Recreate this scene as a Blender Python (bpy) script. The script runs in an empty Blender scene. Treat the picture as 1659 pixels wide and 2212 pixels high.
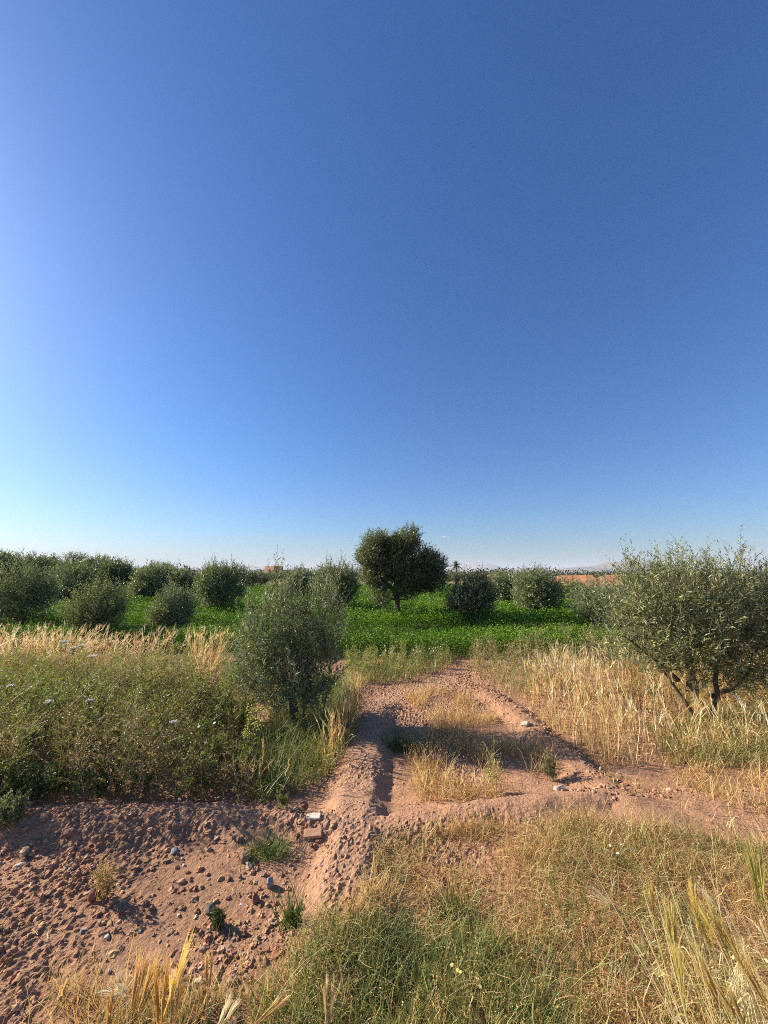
import bpy, math
import numpy as np
from mathutils import Vector

S = bpy.context.scene
COL = S.collection

# ------------------------------------------------------------------ camera geometry
EYE = 1.6
PITCH = math.radians(9.07)
CP, SP = math.cos(PITCH), math.sin(PITCH)
FPX = 831.1


def ground_at(px, py, z=0.0):
    """Point of the level z seen at (px, py) of a 1659 x 2212 view (used for measuring the place)."""
    u = (px - 829.5) / FPX
    v = -(py - 1106.0) / FPX
    d = np.array([u, CP - v * SP, SP + v * CP])
    s = (z - EYE) / d[2]
    return np.array([d[0] * s, d[1] * s])


def poly(pts, z=0.0):
    return np.array([ground_at(a, b, z) for a, b in pts])


def inside(P, pg):
    x, y = P[:, 0], P[:, 1]
    r = np.zeros(len(P), bool)
    n = len(pg)
    j = n - 1
    for i in range(n):
        xi, yi = pg[i]
        xj, yj = pg[j]
        c = ((yi > y) != (yj > y)) & (x < (xj - xi) * (y - yi) / (yj - yi + 1e-12) + xi)
        r ^= c
        j = i
    return r


def seg_dist(x, y, pl):
    """distance to a polyline, and signed side"""
    best = np.full(x.shape, 1e9)
    for (x0, y0), (x1, y1) in zip(pl[:-1], pl[1:]):
        dx, dy = x1 - x0, y1 - y0
        t = np.clip(((x - x0) * dx + (y - y0) * dy) / (dx * dx + dy * dy), 0, 1)
        best = np.minimum(best, np.hypot(x - x0 - t * dx, y - y0 - t * dy))
    return best


# ------------------------------------------------------------------ noise
def _hash(ix, iy, seed):
    h = (ix.astype(np.int64) * 374761393 + iy.astype(np.int64) * 668265263 + seed * 1442695041) & 0x7FFFFFFF
    h = ((h ^ (h >> 13)) * 1274126177) & 0x7FFFFFFF
    h = h ^ (h >> 16)
    return (h & 0xFFFFF) / float(0xFFFFF)


def vnoise(x, y, seed=0):
    ix, iy = np.floor(x), np.floor(y)
    fx, fy = x - ix, y - iy
    fx = fx * fx * (3 - 2 * fx)
    fy = fy * fy * (3 - 2 * fy)
    a = _hash(ix, iy, seed); b = _hash(ix + 1, iy, seed)
    c = _hash(ix, iy + 1, seed); d = _hash(ix + 1, iy + 1, seed)
    return (a * (1 - fx) + b * fx) * (1 - fy) + (c * (1 - fx) + d * fx) * fy


def fbm(x, y, seed=0, octv=4):
    s = 0; a = 0.5; t = 0
    for k in range(octv):
        s = s + a * vnoise(x * 2 ** k + 17.3 * k, y * 2 ** k - 9.1 * k, seed + k)
        t += a; a *= 0.5
    return s / t


# ------------------------------------------------------------------ terrain
R_PATH = poly([(735, 2050), (748, 1930), (752, 1850), (762, 1760), (770, 1690), (785, 1625), (800, 1565), (815, 1510), (870, 1480), (985, 1452)], 0.08)
R_RIGHT = poly([(985, 1452), (1046, 1478), (1108, 1517), (1169, 1570), (1217, 1614), (1283, 1662), (1400, 1740), (1554, 1835), (1720, 1930)], 0.06)
R_CROSS = poly([(790, 1770), (900, 1755), (1000, 1738), (1100, 1724), (1250, 1712), (1320, 1690)], 0.06)
R_LEFT = poly([(-700, 1790), (-250, 1775), (0, 1770), (250, 1757), (450, 1747), (600, 1748), (715, 1760)], 0.08)
Z_BASIN = poly([(815, 1560), (860, 1500), (1000, 1470), (1100, 1540), (1280, 1680), (1100, 1715), (830, 1750)])
Z_WEED = poly([(-700, 1790), (-250, 1768), (0, 1762), (200, 1750), (450, 1740), (545, 1728), (640, 1690), (715, 1650), (755, 1590), (768, 1530), (770, 1470), (700, 1450), (560, 1450), (400, 1440), (200, 1440), (-700, 1440)])


def sm(a, b, x):
    t = np.clip((x - a) / (b - a), 0, 1)
    return t * t * (3 - 2 * t)


def height(x, y, fine=True):
    x = np.asarray(x, float); y = np.asarray(y, float)
    wob = 0.06 * (fbm(x * 2.2, y * 2.2, 3, 2) - 0.5) + 0.07 * (fbm(x * 9, y * 9, 4, 3) - 0.5)
    near = 1 - sm(14, 22, np.hypot(x, y))
    h = 0.10 * (fbm(x * 0.35, y * 0.35, 5, 2) - 0.5) * near
    h = h + 0.03 * (fbm(x * 1.6, y * 1.6, 7, 3) - 0.5) * near
    d = seg_dist(x, y, R_PATH) + wob
    r1 = 0.078 * (1 - sm(0.07, 0.27, d)) * sm(1.55, 2.1, y) * (1 - 0.8 * sm(4.6, 5.4, y))
    d = seg_dist(x, y, R_RIGHT) + wob
    r2 = 0.07 * (1 - sm(0.03, 0.26, d)) * (1 - 0.75 * sm(5.2, 6.2, y)) * (0.35 + 0.65 * sm(2.6, 3.5, y))
    d = seg_dist(x, y, R_CROSS) + wob
    r3 = 0.058 * (1 - sm(0.03, 0.2, d))
    d = seg_dist(x, y, R_LEFT) + wob
    r4 = 0.09 * (1 - sm(0.02, 0.26, d))
    h = h + np.maximum(np.maximum(r1, r2), np.maximum(r3, r4))
    # the ground falls a little behind the left bank and beyond the cross bank
    h = h - 0.06 * sm(2.9, 3.3, y) * near
    # furrow lines of the crop beds
    if fine:
        bump = fbm(x * 11 + 0.3 * y, y * 11, 11, 4)
        clod = np.maximum(0, fbm(x * 52 + 3 * fbm(x * 6, y * 6, 12, 2), y * 52, 21, 2) - 0.46) * 0.021
        crumb = np.maximum(0, vnoise(x * 58, y * 58, 25) - 0.45) * 0.022 * vnoise(x * 6, y * 6, 26)
        clod = clod + crumb
        lo = (1 - sm(7, 10, np.hypot(x, y)))
        h = h + (0.016 * (bump - 0.5) + clod * (0.12 + 1.35 * sm(0.40, 0.64, fbm(x * 1.3, y * 1.3, 31, 2)))) * lo
    return h


def Rg(seed):
    return np.random.default_rng(seed)


# ------------------------------------------------------------------ mesh making
def link(o, parent=None):
    COL.objects.link(o)
    if parent is not None:
        o.parent = parent
    return o


def mesh_obj(name, V, F, C=None, mat=None, parent=None, smooth=False, loc=None):
    V = np.ascontiguousarray(V, dtype=np.float32)
    F = np.ascontiguousarray(F, dtype=np.int32)
    m = bpy.data.meshes.new(name)
    m.vertices.add(len(V)); m.vertices.foreach_set("co", V.ravel())
    k = F.shape[1]
    m.loops.add(F.size); m.loops.foreach_set("vertex_index", F.ravel())
    m.polygons.add(len(F))
    m.polygons.foreach_set("loop_start", np.arange(0, F.size, k, dtype=np.int32))
    m.update(calc_edges=True)
    if C is not None:
        C = np.asarray(C, np.float32)
        if C.ndim == 1:
            C = np.tile(C, (len(V), 1))
        if C.shape[1] == 3:
            C = np.hstack([C, np.ones((len(C), 1), np.float32)])
        a = m.attributes.new("Col", "FLOAT_COLOR", "POINT")
        a.data.foreach_set("color", np.ascontiguousarray(C, np.float32).ravel())
    m.polygons.foreach_set("use_smooth", np.full(len(F), bool(smooth)))
    if mat:
        m.materials.append(mat)
    o = bpy.data.objects.new(name, m)
    if loc is not None:
        o.location = loc
    return link(o, parent)


class Geo:
    """collects triangles with vertex colours"""
    def __init__(s):
        s.V = []; s.F = []; s.C = []; s.n = 0

    def add(s, V, F, C):
        if len(V) == 0:
            return
        C = np.asarray(C, float)
        if C.ndim == 1:
            C = np.tile(C, (len(V), 1))
        s.V.append(V); s.F.append(np.asarray(F) + s.n); s.C.append(C); s.n += len(V)

    def obj(s, name, mat, parent=None, smooth=False, loc=None):
        V = np.vstack(s.V)
        if loc is not None:
            V = V - np.asarray(loc)
        return mesh_obj(name, V, np.vstack(s.F), np.vstack(s.C), mat, parent, smooth, loc)


def unit(a):
    return a / (np.linalg.norm(a, axis=-1, keepdims=True) + 1e-9)


def perp(d, rng):
    r = rng.normal(size=d.shape)
    return unit(np.cross(d, r))


def ribbons(P, D, L, W, B, side, C0, C1=None, nseg=3, base=1.0, tip=0.12, kink=None):
    """n thin blades: start P, direction D, length L, width W, bend B (added with t squared)"""
    n = len(P)
    T = np.linspace(0, 1, nseg + 1)
    V = np.empty((n, nseg + 1, 2, 3))
    C = np.empty((n, nseg + 1, 2, 3))
    if C1 is None:
        C1 = C0
    for i, t in enumerate(T):
        c = P + D * (L * t)[:, None] + B * (L * t * t)[:, None]
        if kink is not None and 0 < i:
            c = c + kink[:, i - 1] * L[:, None]
        w = W * (base + (tip - base) * t ** 1.5) * 0.5
        V[:, i, 0] = c - side * w[:, None]
        V[:, i, 1] = c + side * w[:, None]
        C[:, i, :] = (C0 * (1 - t) + C1 * t)[:, None, :]
    m = 2 * (nseg + 1)
    f = []
    for i in range(nseg):
        a = 2 * i
        f += [(a, a + 1, a + 3), (a, a + 3, a + 2)]
    F = (np.arange(n)[:, None, None] * m + np.array(f)[None]).reshape(-1, 3)
    return V.reshape(-1, 3), F, C.reshape(-1, 3)


def leaves(P, D, L, W, N, C, fold=0.25, wide=0.45):
    """n folded lance shaped leaves"""
    n = len(P)
    s = unit(np.cross(D, N))
    nn = unit(np.cross(s, D))
    mid = P + D * (L * wide)[:, None]
    V = np.empty((n, 4, 3))
    V[:, 0] = P
    V[:, 1] = mid + s * (W * 0.5)[:, None] + nn * (W * fold)[:, None]
    V[:, 2] = P + D * L[:, None]
    V[:, 3] = mid - s * (W * 0.5)[:, None] + nn * (W * fold)[:, None]
    F = (np.arange(n)[:, None, None] * 4 + np.array([(0, 1, 2), (0, 2, 3)])[None]).reshape(-1, 3)
    return V.reshape(-1, 3), F, np.repeat(C, 4, axis=0)


def tube(pts, rad, sides=5, jit=0.0, rng=None):
    pts = np.asarray(pts, float); k = len(pts)
    rad = np.broadcast_to(np.asarray(rad, float), (k,))
    d = np.gradient(pts, axis=0)
    d = unit(d)
    ref = np.array([0.31, 0.95, 0.1])
    a = unit(np.cross(d, ref)); b = np.cross(d, a)
    th = np.linspace(0, 2 * np.pi, sides, endpoint=False)
    V = pts[:, None] + (a[:, None] * np.cos(th)[None, :, None] + b[:, None] * np.sin(th)[None, :, None]) * rad[:, None, None]
    if jit and rng is not None:
        V = V + rng.normal(size=V.shape) * rad[:, None, None] * jit
    V = V.reshape(-1, 3)
    F = []
    for i in range(k - 1):
        for j in range(sides):
            p, q = i * sides + j, i * sides + (j + 1) % sides
            F += [(p, q, q + sides), (p, q + sides, p + sides)]
    c = len(V)
    V = np.vstack([V, pts[-1:]])
    for j in range(sides):
        F.append(((k - 1) * sides + j, (k - 1) * sides + (j + 1) % sides, c))
    return V, np.array(F)


def curve(p0, p1, sag, n=6, rng=None, wob=0.0):
    t = np.linspace(0, 1, n)[:, None]
    p = p0 * (1 - t) + p1 * t + np.asarray(sag) * (4 * t * (1 - t))
    if rng is not None and wob:
        q = rng.normal(size=p.shape) * wob
        q[0] = 0
        p = p + q
    return p


def sample(pg, n, rng):
    lo, hi = pg.min(0), pg.max(0)
    out = []
    tot = 0
    while tot < n:
        q = lo + rng.random((n * 2, 2)) * (hi - lo)
        q = q[inside(q, pg)]
        out.append(q); tot += len(q)
    return np.vstack(out)[:n]


def pick(rng, n, cols, wts, var=0.18):
    cols = np.array(cols, float)
    c = cols[rng.choice(len(cols), n, p=np.array(wts, float) / sum(wts))]
    c = c * (1 + var * rng.normal(size=(n, 1))) * (1 + 0.06 * rng.normal(size=(n, 3)))
    return np.clip(c, 0.005, 0.9)


def on_ground(q):
    return np.column_stack([q, height(q[:, 0], q[:, 1], True)])


# ------------------------------------------------------------------ materials
def new_mat(name):
    m = bpy.data.materials.new(name); m.use_nodes = True
    nt = m.node_tree
    nt.nodes.clear()
    out = nt.nodes.new("ShaderNodeOutputMaterial")
    return m, nt, out


def leaf_mat(name, rough=0.5, spec=0.4, trans=0.3, tint=(1.25, 1.25, 0.7), under=None, sheen_noise=0.0):
    m, nt, out = new_mat(name)
    N = nt.nodes.new; L = nt.links.new
    at = N("ShaderNodeAttribute"); at.attribute_name = "Col"
    src = at.outputs["Color"]
    if under is not None:
        g = N("ShaderNodeNewGeometry")
        mx = N("ShaderNodeMix"); mx.data_type = "RGBA"
        mx.inputs["B"].default_value = (*under, 1)
        L(src, mx.inputs["A"]); L(g.outputs["Backfacing"], mx.inputs["Factor"])
        src = mx.outputs["Result"]
    p = N("ShaderNodeBsdfPrincipled")
    p.inputs["Roughness"].default_value = rough
    p.inputs["Specular IOR Level"].default_value = spec
    L(src, p.inputs["Base Color"])
    tm = N("ShaderNodeMix"); tm.data_type = "RGBA"; tm.blend_type = "MULTIPLY"
    tm.inputs["Factor"].default_value = 1
    L(src, tm.inputs["A"]); tm.inputs["B"].default_value = (*tint, 1)
    t = N("ShaderNodeBsdfTranslucent"); L(tm.outputs["Result"], t.inputs["Color"])
    ms = N("ShaderNodeMixShader"); ms.inputs[0].default_value = trans
    L(p.outputs[0], ms.inputs[1]); L(t.outputs[0], ms.inputs[2]); L(ms.outputs[0], out.inputs[0])
    return m


def rock_mat(name, scale=18.0, var=0.35, rough=0.9, bump=0.4, detail=6, dist=0.01):
    """vertex colour broken up by noise, with a noise bump"""
    m, nt, out = new_mat(name)
    N = nt.nodes.new; L = nt.links.new
    at = N("ShaderNodeAttribute"); at.attribute_name = "Col"
    tc = N("ShaderNodeTexCoord")
    no = N("ShaderNodeTexNoise"); no.inputs["Scale"].default_value = scale; no.inputs["Detail"].default_value = detail
    no.inputs["Roughness"].default_value = 0.65
    L(tc.outputs["Object"], no.inputs["Vector"])
    mr = N("ShaderNodeMapRange"); mr.inputs["From Min"].default_value = 0.25; mr.inputs["From Max"].default_value = 0.75
    mr.inputs["To Min"].default_value = 1 - var; mr.inputs["To Max"].default_value = 1 + var
    L(no.outputs["Fac"], mr.inputs["Value"])
    mx = N("ShaderNodeMix"); mx.data_type = "RGBA"; mx.blend_type = "MULTIPLY"; mx.inputs["Factor"].default_value = 1
    L(at.outputs["Color"], mx.inputs["A"]); L(mr.outputs["Result"], mx.inputs["B"])
    p = N("ShaderNodeBsdfPrincipled"); p.inputs["Roughness"].default_value = rough
    p.inputs["Specular IOR Level"].default_value = 0.2
    L(mx.outputs["Result"], p.inputs["Base Color"])
    b = N("ShaderNodeBump"); b.inputs["Strength"].default_value = bump; b.inputs["Distance"].default_value = dist
    L(no.outputs["Fac"], b.inputs["Height"]); L(b.outputs["Normal"], p.inputs["Normal"])
    L(p.outputs[0], out.inputs[0])
    return m


M_SOIL = rock_mat("soil", 55.0, 0.30, 0.95, 0.9, 9, 0.02)
M_CLOD = rock_mat("clod", 30.0, 0.25, 0.95, 0.4, 5)
M_STONE = rock_mat("stone", 25.0, 0.3, 0.75, 0.4, 6)
M_BARK = rock_mat("bark", 30.0, 0.45, 0.9, 0.7, 6)
M_MUD = rock_mat("mud_brick", 1.3, 0.3, 0.95, 0.5, 9, 0.05)
M_HILL = rock_mat("hillside", 0.004, 0.25, 1.0, 0.0, 6)
M_PLASTER = rock_mat("plaster", 0.8, 0.12, 0.9, 0.2, 5)
M_OLIVE = leaf_mat("olive_leaf", 0.45, 0.4, 0.24, (1.25, 1.35, 0.65), under=(0.22, 0.24, 0.15))
M_CROP = leaf_mat("crop_leaf", 0.55, 0.2, 0.18, (1.2, 1.3, 0.3))
M_GRASS = leaf_mat("grass_blade", 0.5, 0.35, 0.28, (1.2, 1.2, 0.6))
M_STRAW = leaf_mat("straw", 0.5, 0.3, 0.38, (1.15, 1.0, 0.7))
M_PETAL = leaf_mat("petal", 0.6, 0.2, 0.3, (1.0, 1.0, 1.0))


def tag(o, label=None, cat=None, group=None, kind=None):
    if label: o["label"] = label
    if cat: o["category"] = cat
    if group: o["group"] = group
    if kind: o["kind"] = kind
    return o


def empty(name, loc):
    o = bpy.data.objects.new(name, None); o.location = loc
    o.empty_display_size = 0.2
    return link(o)


def stuff(o, label, cat):
    return tag(o, label, cat, None, "stuff")


# ------------------------------------------------------------------ ground sheet
def axis_lines():
    ys = [-26000, -12000, -5000, -2000, -800, -300, -100, -40, -15, -6, -3, -1.5, -0.7, -0.2, 0.2, 0.6, 0.9]
    y = 1.1
    while y < 9:
        ys.append(y); y += max(0.0075, 0.0048 * y)
    while y < 60:
        ys.append(y); y *= 1.025
    while y < 26000:
        ys.append(y); y *= 1.12
    ys.append(26000)
    xs = list(np.arange(-3.6, 3.9, 0.0095))
    x = 3.9; d = 0.014
    pos = []
    while x < 26000:
        pos.append(x); x += d; d *= 1.055
    pos.append(26000)
    neg = [-3.6 - (p - 3.9) - 0.0095 for p in pos]
    return np.array(sorted(neg) + xs + pos), np.array(ys)


def ground():
    xs, ys = axis_lines()
    X, Y = np.meshgrid(xs, ys)
    Z = height(X, Y)
    nx, ny = len(xs), len(ys)
    V = np.column_stack([X.ravel(), Y.ravel(), Z.ravel()])
    i = np.arange(nx - 1); j = np.arange(ny - 1)
    a = (j[:, None] * nx + i[None]).ravel()
    F = np.column_stack([a, a + 1, a + nx + 1, a + nx])
    x, y = V[:, 0], V[:, 1]
    soil = np.array([0.375, 0.205, 0.120])
    n1 = fbm(x * 0.9, y * 0.9, 41, 4)[:, None]
    n2 = fbm(x * 5, y * 5, 45, 3)[:, None]
    C = soil * (0.80 + 0.4 * n1) * (0.86 + 0.28 * n2)
    # paler trodden crest of the path
    d = seg_dist(x, y, R_PATH)
    w = (1 - sm(0.05, 0.35, d))[:, None] * 0.55
    C = C * (1 - w) + np.array([0.43, 0.255, 0.16]) * (0.9 + 0.2 * n2) * w
    r = np.hypot(x, y)
    # earth under the crop, and the dry tan and green fields farther away
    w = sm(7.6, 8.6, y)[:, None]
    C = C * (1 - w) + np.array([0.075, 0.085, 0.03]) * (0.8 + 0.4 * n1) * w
    w = sm(34, 38, y + 2.5 * np.sin(x * 0.15))[:, None]
    band = fbm(x * 0.02, y * 0.10, 51, 3)[:, None]
    dry = np.array([0.36, 0.26, 0.12]); grn = np.array([0.13, 0.18, 0.05])
    far = dry * (1 - sm(0.45, 0.6, band)) + grn * sm(0.45, 0.6, band)
    C = C * (1 - w) + far * w
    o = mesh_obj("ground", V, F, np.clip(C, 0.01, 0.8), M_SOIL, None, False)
    tag(o, "reddish bare earth with raised banks and clods, running out to far fields", "ground", None, "structure")


ground()


# ------------------------------------------------------------------ lumps (clods and stones)
def ico(sub):
    t = (1 + 5 ** 0.5) / 2
    V = [(-1, t, 0), (1, t, 0), (-1, -t, 0), (1, -t, 0), (0, -1, t), (0, 1, t), (0, -1, -t), (0, 1, -t), (t, 0, -1), (t, 0, 1), (-t, 0, -1), (-t, 0, 1)]
    F = [(0, 11, 5), (0, 5, 1), (0, 1, 7), (0, 7, 10), (0, 10, 11), (1, 5, 9), (5, 11, 4), (11, 10, 2), (10, 7, 6), (7, 1, 8), (3, 9, 4), (3, 4, 2), (3, 2, 6), (3, 6, 8), (3, 8, 9), (4, 9, 5), (2, 4, 11), (6, 2, 10), (8, 6, 7), (9, 8, 1)]
    V = [np.array(v) / np.linalg.norm(v) for v in V]
    for _ in range(sub):
        cache = {}; G = []
        def mid(a, b):
            k = (min(a, b), max(a, b))
            if k not in cache:
                m = V[a] + V[b]; V.append(m / np.linalg.norm(m)); cache[k] = len(V) - 1
            return cache[k]
        for a, b, c in F:
            ab, bc, ca = mid(a, b), mid(b, c), mid(c, a)
            G += [(a, ab, ca), (b, bc, ab), (c, ca, bc), (ab, bc, ca)]
        F = G
    return np.array(V), np.array(F)


ICO0, ICO1, ICO2 = ico(0), ico(1), ico(2)


def lumps(P, size, C, rng, base, flat=0.7):
    V0, F0 = base
    n, k = len(P), len(V0)
    sc = size[:, None] * (0.65 + 0.7 * rng.random((n, 3)))
    sc[:, 2] *= flat
    a = rng.random(n) * 6.283
    V = V0[None] * (1 + 0.28 * rng.normal(size=(n, k, 1))).clip(0.55, 1.5) * sc[:, None]
    ca, sa = np.cos(a)[:, None], np.sin(a)[:, None]
    x = V[..., 0] * ca - V[..., 1] * sa; y = V[..., 0] * sa + V[..., 1] * ca
    V = np.stack([x, y, V[..., 2]], -1) + P[:, None]
    F = (np.arange(n)[:, None, None] * k + F0[None]).reshape(-1, 3)
    return V.reshape(-1, 3), F, np.repeat(C, k, axis=0)


Z_CLOD = poly([(-400, 1775), (0, 1765), (600, 1745), (730, 1760), (700, 1900), (640, 2010), (560, 2150), (560, 2350), (-500, 2350)])
Z_RBANK = poly([(985, 1445), (1060, 1470), (1180, 1555), (1300, 1640), (1420, 1700), (1680, 1690), (1680, 1720), (1330, 1740), (1200, 1720), (1290, 1690), (1120, 1580), (990, 1480)])
Z_MID = poly([(700, 1780), (770, 1640), (800, 1480), (1000, 1450), (1100, 1530), (1300, 1690), (1100, 1740), (810, 1800), (800, 1930), (680, 1960)])


def clods():
    g = Geo(); rng = Rg(101)
    soilc = [(0.375, 0.21, 0.122), (0.30, 0.155, 0.088), (0.44, 0.265, 0.16), (0.34, 0.215, 0.135)]
    for pg, n, smin, smax, pw in ((Z_CLOD, 26000, 0.0018, 0.0165, 6.5), (Z_RBANK, 2600, 0.003, 0.020, 4.0), (Z_MID, 7000, 0.002, 0.009, 4.0)):
        q = sample(pg, n, rng)
        keep = rng.random(n) < 0.25 + 0.9 * sm(0.42, 0.6, fbm(q[:, 0] * 2.2, q[:, 1] * 2.2, 61, 2))
        q = q[keep]; n = len(q)
        P = on_ground(q)
        s = smin + (smax - smin) * rng.random(n) ** pw
        P[:, 2] += s * 0.12
        big = s > 0.010
        C = pick(rng, n, soilc, [5, 3, 2, 1], 0.15)
        g.add(*lumps(P[~big], s[~big], C[~big], rng, ICO0))
        g.add(*lumps(P[big], s[big], C[big], rng, ICO1))
    # pebbles of other colours
    q = sample(Z_CLOD, 170, rng); P = on_ground(q); s = 0.003 + 0.008 * rng.random(170) ** 3
    C = pick(rng, 170, [(0.5, 0.40, 0.31), (0.32, 0.28, 0.24), (0.6, 0.5, 0.38)], [1, 1, 1], 0.2)
    P[:, 2] += s * 0.4
    g.add(*lumps(P, s, C, rng, ICO1))
    stuff(g.obj("soil_clods", M_CLOD), "crumbled reddish clods and small pebbles strewn over the bare earth", "clods")


clods()


def stone(name, px, py, size, colr, label, cat, seed, sq=(1, 1, 0.7), sink=0.25, base=ICO2, rot=None):
    rng = Rg(seed)
    q = ground_at(px, py, 0.03)
    z = float(height(q[0:1], q[1:2], True)[0])
    V0, F0 = base
    # a few big facets
    V = V0.copy()
    for _ in range(9):
        nrm = unit(rng.normal(size=3)); cut = 0.62 + 0.25 * rng.random()
        dd = V @ nrm
        V = V - np.where(dd > cut, dd - cut, 0)[:, None] * nrm
    V = V * (1 + 0.03 * rng.normal(size=(len(V), 1)))
    size = size * 0.72
    V = V * np.array(sq) * size
    a = rng.random() * 6.28 if rot is None else rot
    R = np.array([[math.cos(a), -math.sin(a), 0], [math.sin(a), math.cos(a), 0], [0, 0, 1]])
    V = V @ R.T
    C = np.tile(np.array(colr), (len(V), 1)) * (1 + 0.08 * rng.normal(size=(len(V), 1)))
    o = mesh_obj(name, V, F0, np.clip(C, 0.01, 0.9), M_STONE, None, False, (q[0], q[1], z + size * sq[2] * (1 - 2 * sink)))
    tag(o, label, cat)


GREY = (0.20, 0.205, 0.2); REDC = (0.21, 0.105, 0.07)
stone("stone", 378, 1828, 0.034, (0.34, 0.33, 0.31), "smooth pale grey stone lying alone on the bare clods", "stone", 1, (1.1, 0.8, 0.7))
stone("stone", 583, 1893, 0.042, (0.24, 0.25, 0.25), "blue-grey pointed stone below the green grass tuft", "stone", 2, (0.7, 0.8, 1.0))
stone("stone", 457, 1945, 0.044, (0.085, 0.075, 0.062), "blackish rough stone in the middle of the bare clods", "stone", 3, (0.8, 1.1, 0.6))
stone("stone", 232, 2005, 0.017, (0.5, 0.44, 0.36), "small cream pebble half sunk in smooth earth", "stone", 4, (1.2, 0.9, 0.6))
stone("stone", 52, 1842, 0.045, (0.40, 0.26, 0.15), "rounded tan stone under the grey-green bush", "stone", 5, (1.3, 0.8, 0.75))
stone("stone", 45, 1862, 0.025, (0.52, 0.42, 0.32), "pale flat pebble just below the rounded tan stone", "stone", 6, (1.4, 0.9, 0.45))
stone("clod", 204, 1925, 0.048, REDC, "upright dark red clod throwing a long shadow", "clod", 7, (0.8, 0.8, 1.0))
stone("clod", 150, 1813, 0.046, REDC, "dark red clod on the slope right of the grey-green bush", "clod", 8, (1.2, 0.8, 0.8))
stone("clod", 656, 1737, 0.05, REDC, "large dark brown clod between the weeds and the white brick", "clod", 9, (0.9, 0.9, 0.9))
stone("clod", 530, 1840, 0.05, (0.22, 0.13, 0.095), "brown clod touching the green grass tuft on its left", "clod", 10, (0.9, 0.9, 0.8))
stone("clod", 553, 1925, 0.036, REDC, "reddish clod with a straw stub beside the blue-grey stone", "clod", 11, (0.8, 0.8, 1.0))
stone("clod", 622, 1955, 0.04, (0.2, 0.085, 0.055), "dark red clod behind the dark green grass spikes", "clod", 12)
stone("stone", 538, 1855, 0.032, (0.42, 0.31, 0.24), "pale pinkish stone just below the green grass tuft's brown clod", "stone", 13, (1.2, 0.8, 0.7))
stone("stone", 1135, 1560, 0.07, (0.5, 0.38, 0.28), "pale stone on the crest of the bank by the golden barley", "stone", 14, (1.3, 0.9, 0.6))
stone("stone", 1128, 1578, 0.06, (0.48, 0.36, 0.27), "flat buff stone on the near side of the barley bank", "stone", 15, (1.5, 0.9, 0.4))
stone("stone", 1208, 1682, 0.055, (0.4, 0.33, 0.28), "grey-pink stone in the hollow by the right bank", "stone", 16, (1.3, 0.9, 0.6))


def brick(name, px, py, dims, rot, colr, label, tilt, seed, lift):
    rng = Rg(seed)
    q = ground_at(px, py, 0.05)
    z = float(height(q[0:1], q[1:2], True)[0])
    n = 7
    # rounded block: grid cube with softened, chipped corners
    V0, F0 = ICO2
    V = np.sign(V0) * np.abs(V0) ** 0.28
    V = V / np.abs(V).max()
    V = V * np.array(dims) / 2 * (1 + 0.025 * rng.normal(size=(len(V), 1)))
    ca, sa = math.cos(rot), math.sin(rot)
    ct, st = math.cos(tilt), math.sin(tilt)
    V = V @ np.array([[1, 0, 0], [0, ct, -st], [0, st, ct]]).T
    V = V @ np.array([[ca, -sa, 0], [sa, ca, 0], [0, 0, 1]]).T
    o = mesh_obj(name, V, F0, np.array(colr), M_STONE, None, False, (q[0], q[1], z + lift))
    tag(o, label, "brick")


brick("brick", 677, 1771, (0.088, 0.042, 0.016), 0.05, (0.72, 0.62, 0.48), "cream white broken brick lying flat beside the path", 0.25, 21, 0.008)
brick("brick", 676, 1794, (0.11, 0.06, 0.02), 0.12, (0.42, 0.235, 0.145), "reddish brick half buried just below the white one", 0.2, 22, 0.004)


# ------------------------------------------------------------------ olive trees
OL_A = [(0.055, 0.075, 0.030), (0.085, 0.105, 0.045), (0.12, 0.14, 0.07), (0.04, 0.055, 0.022)]


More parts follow.
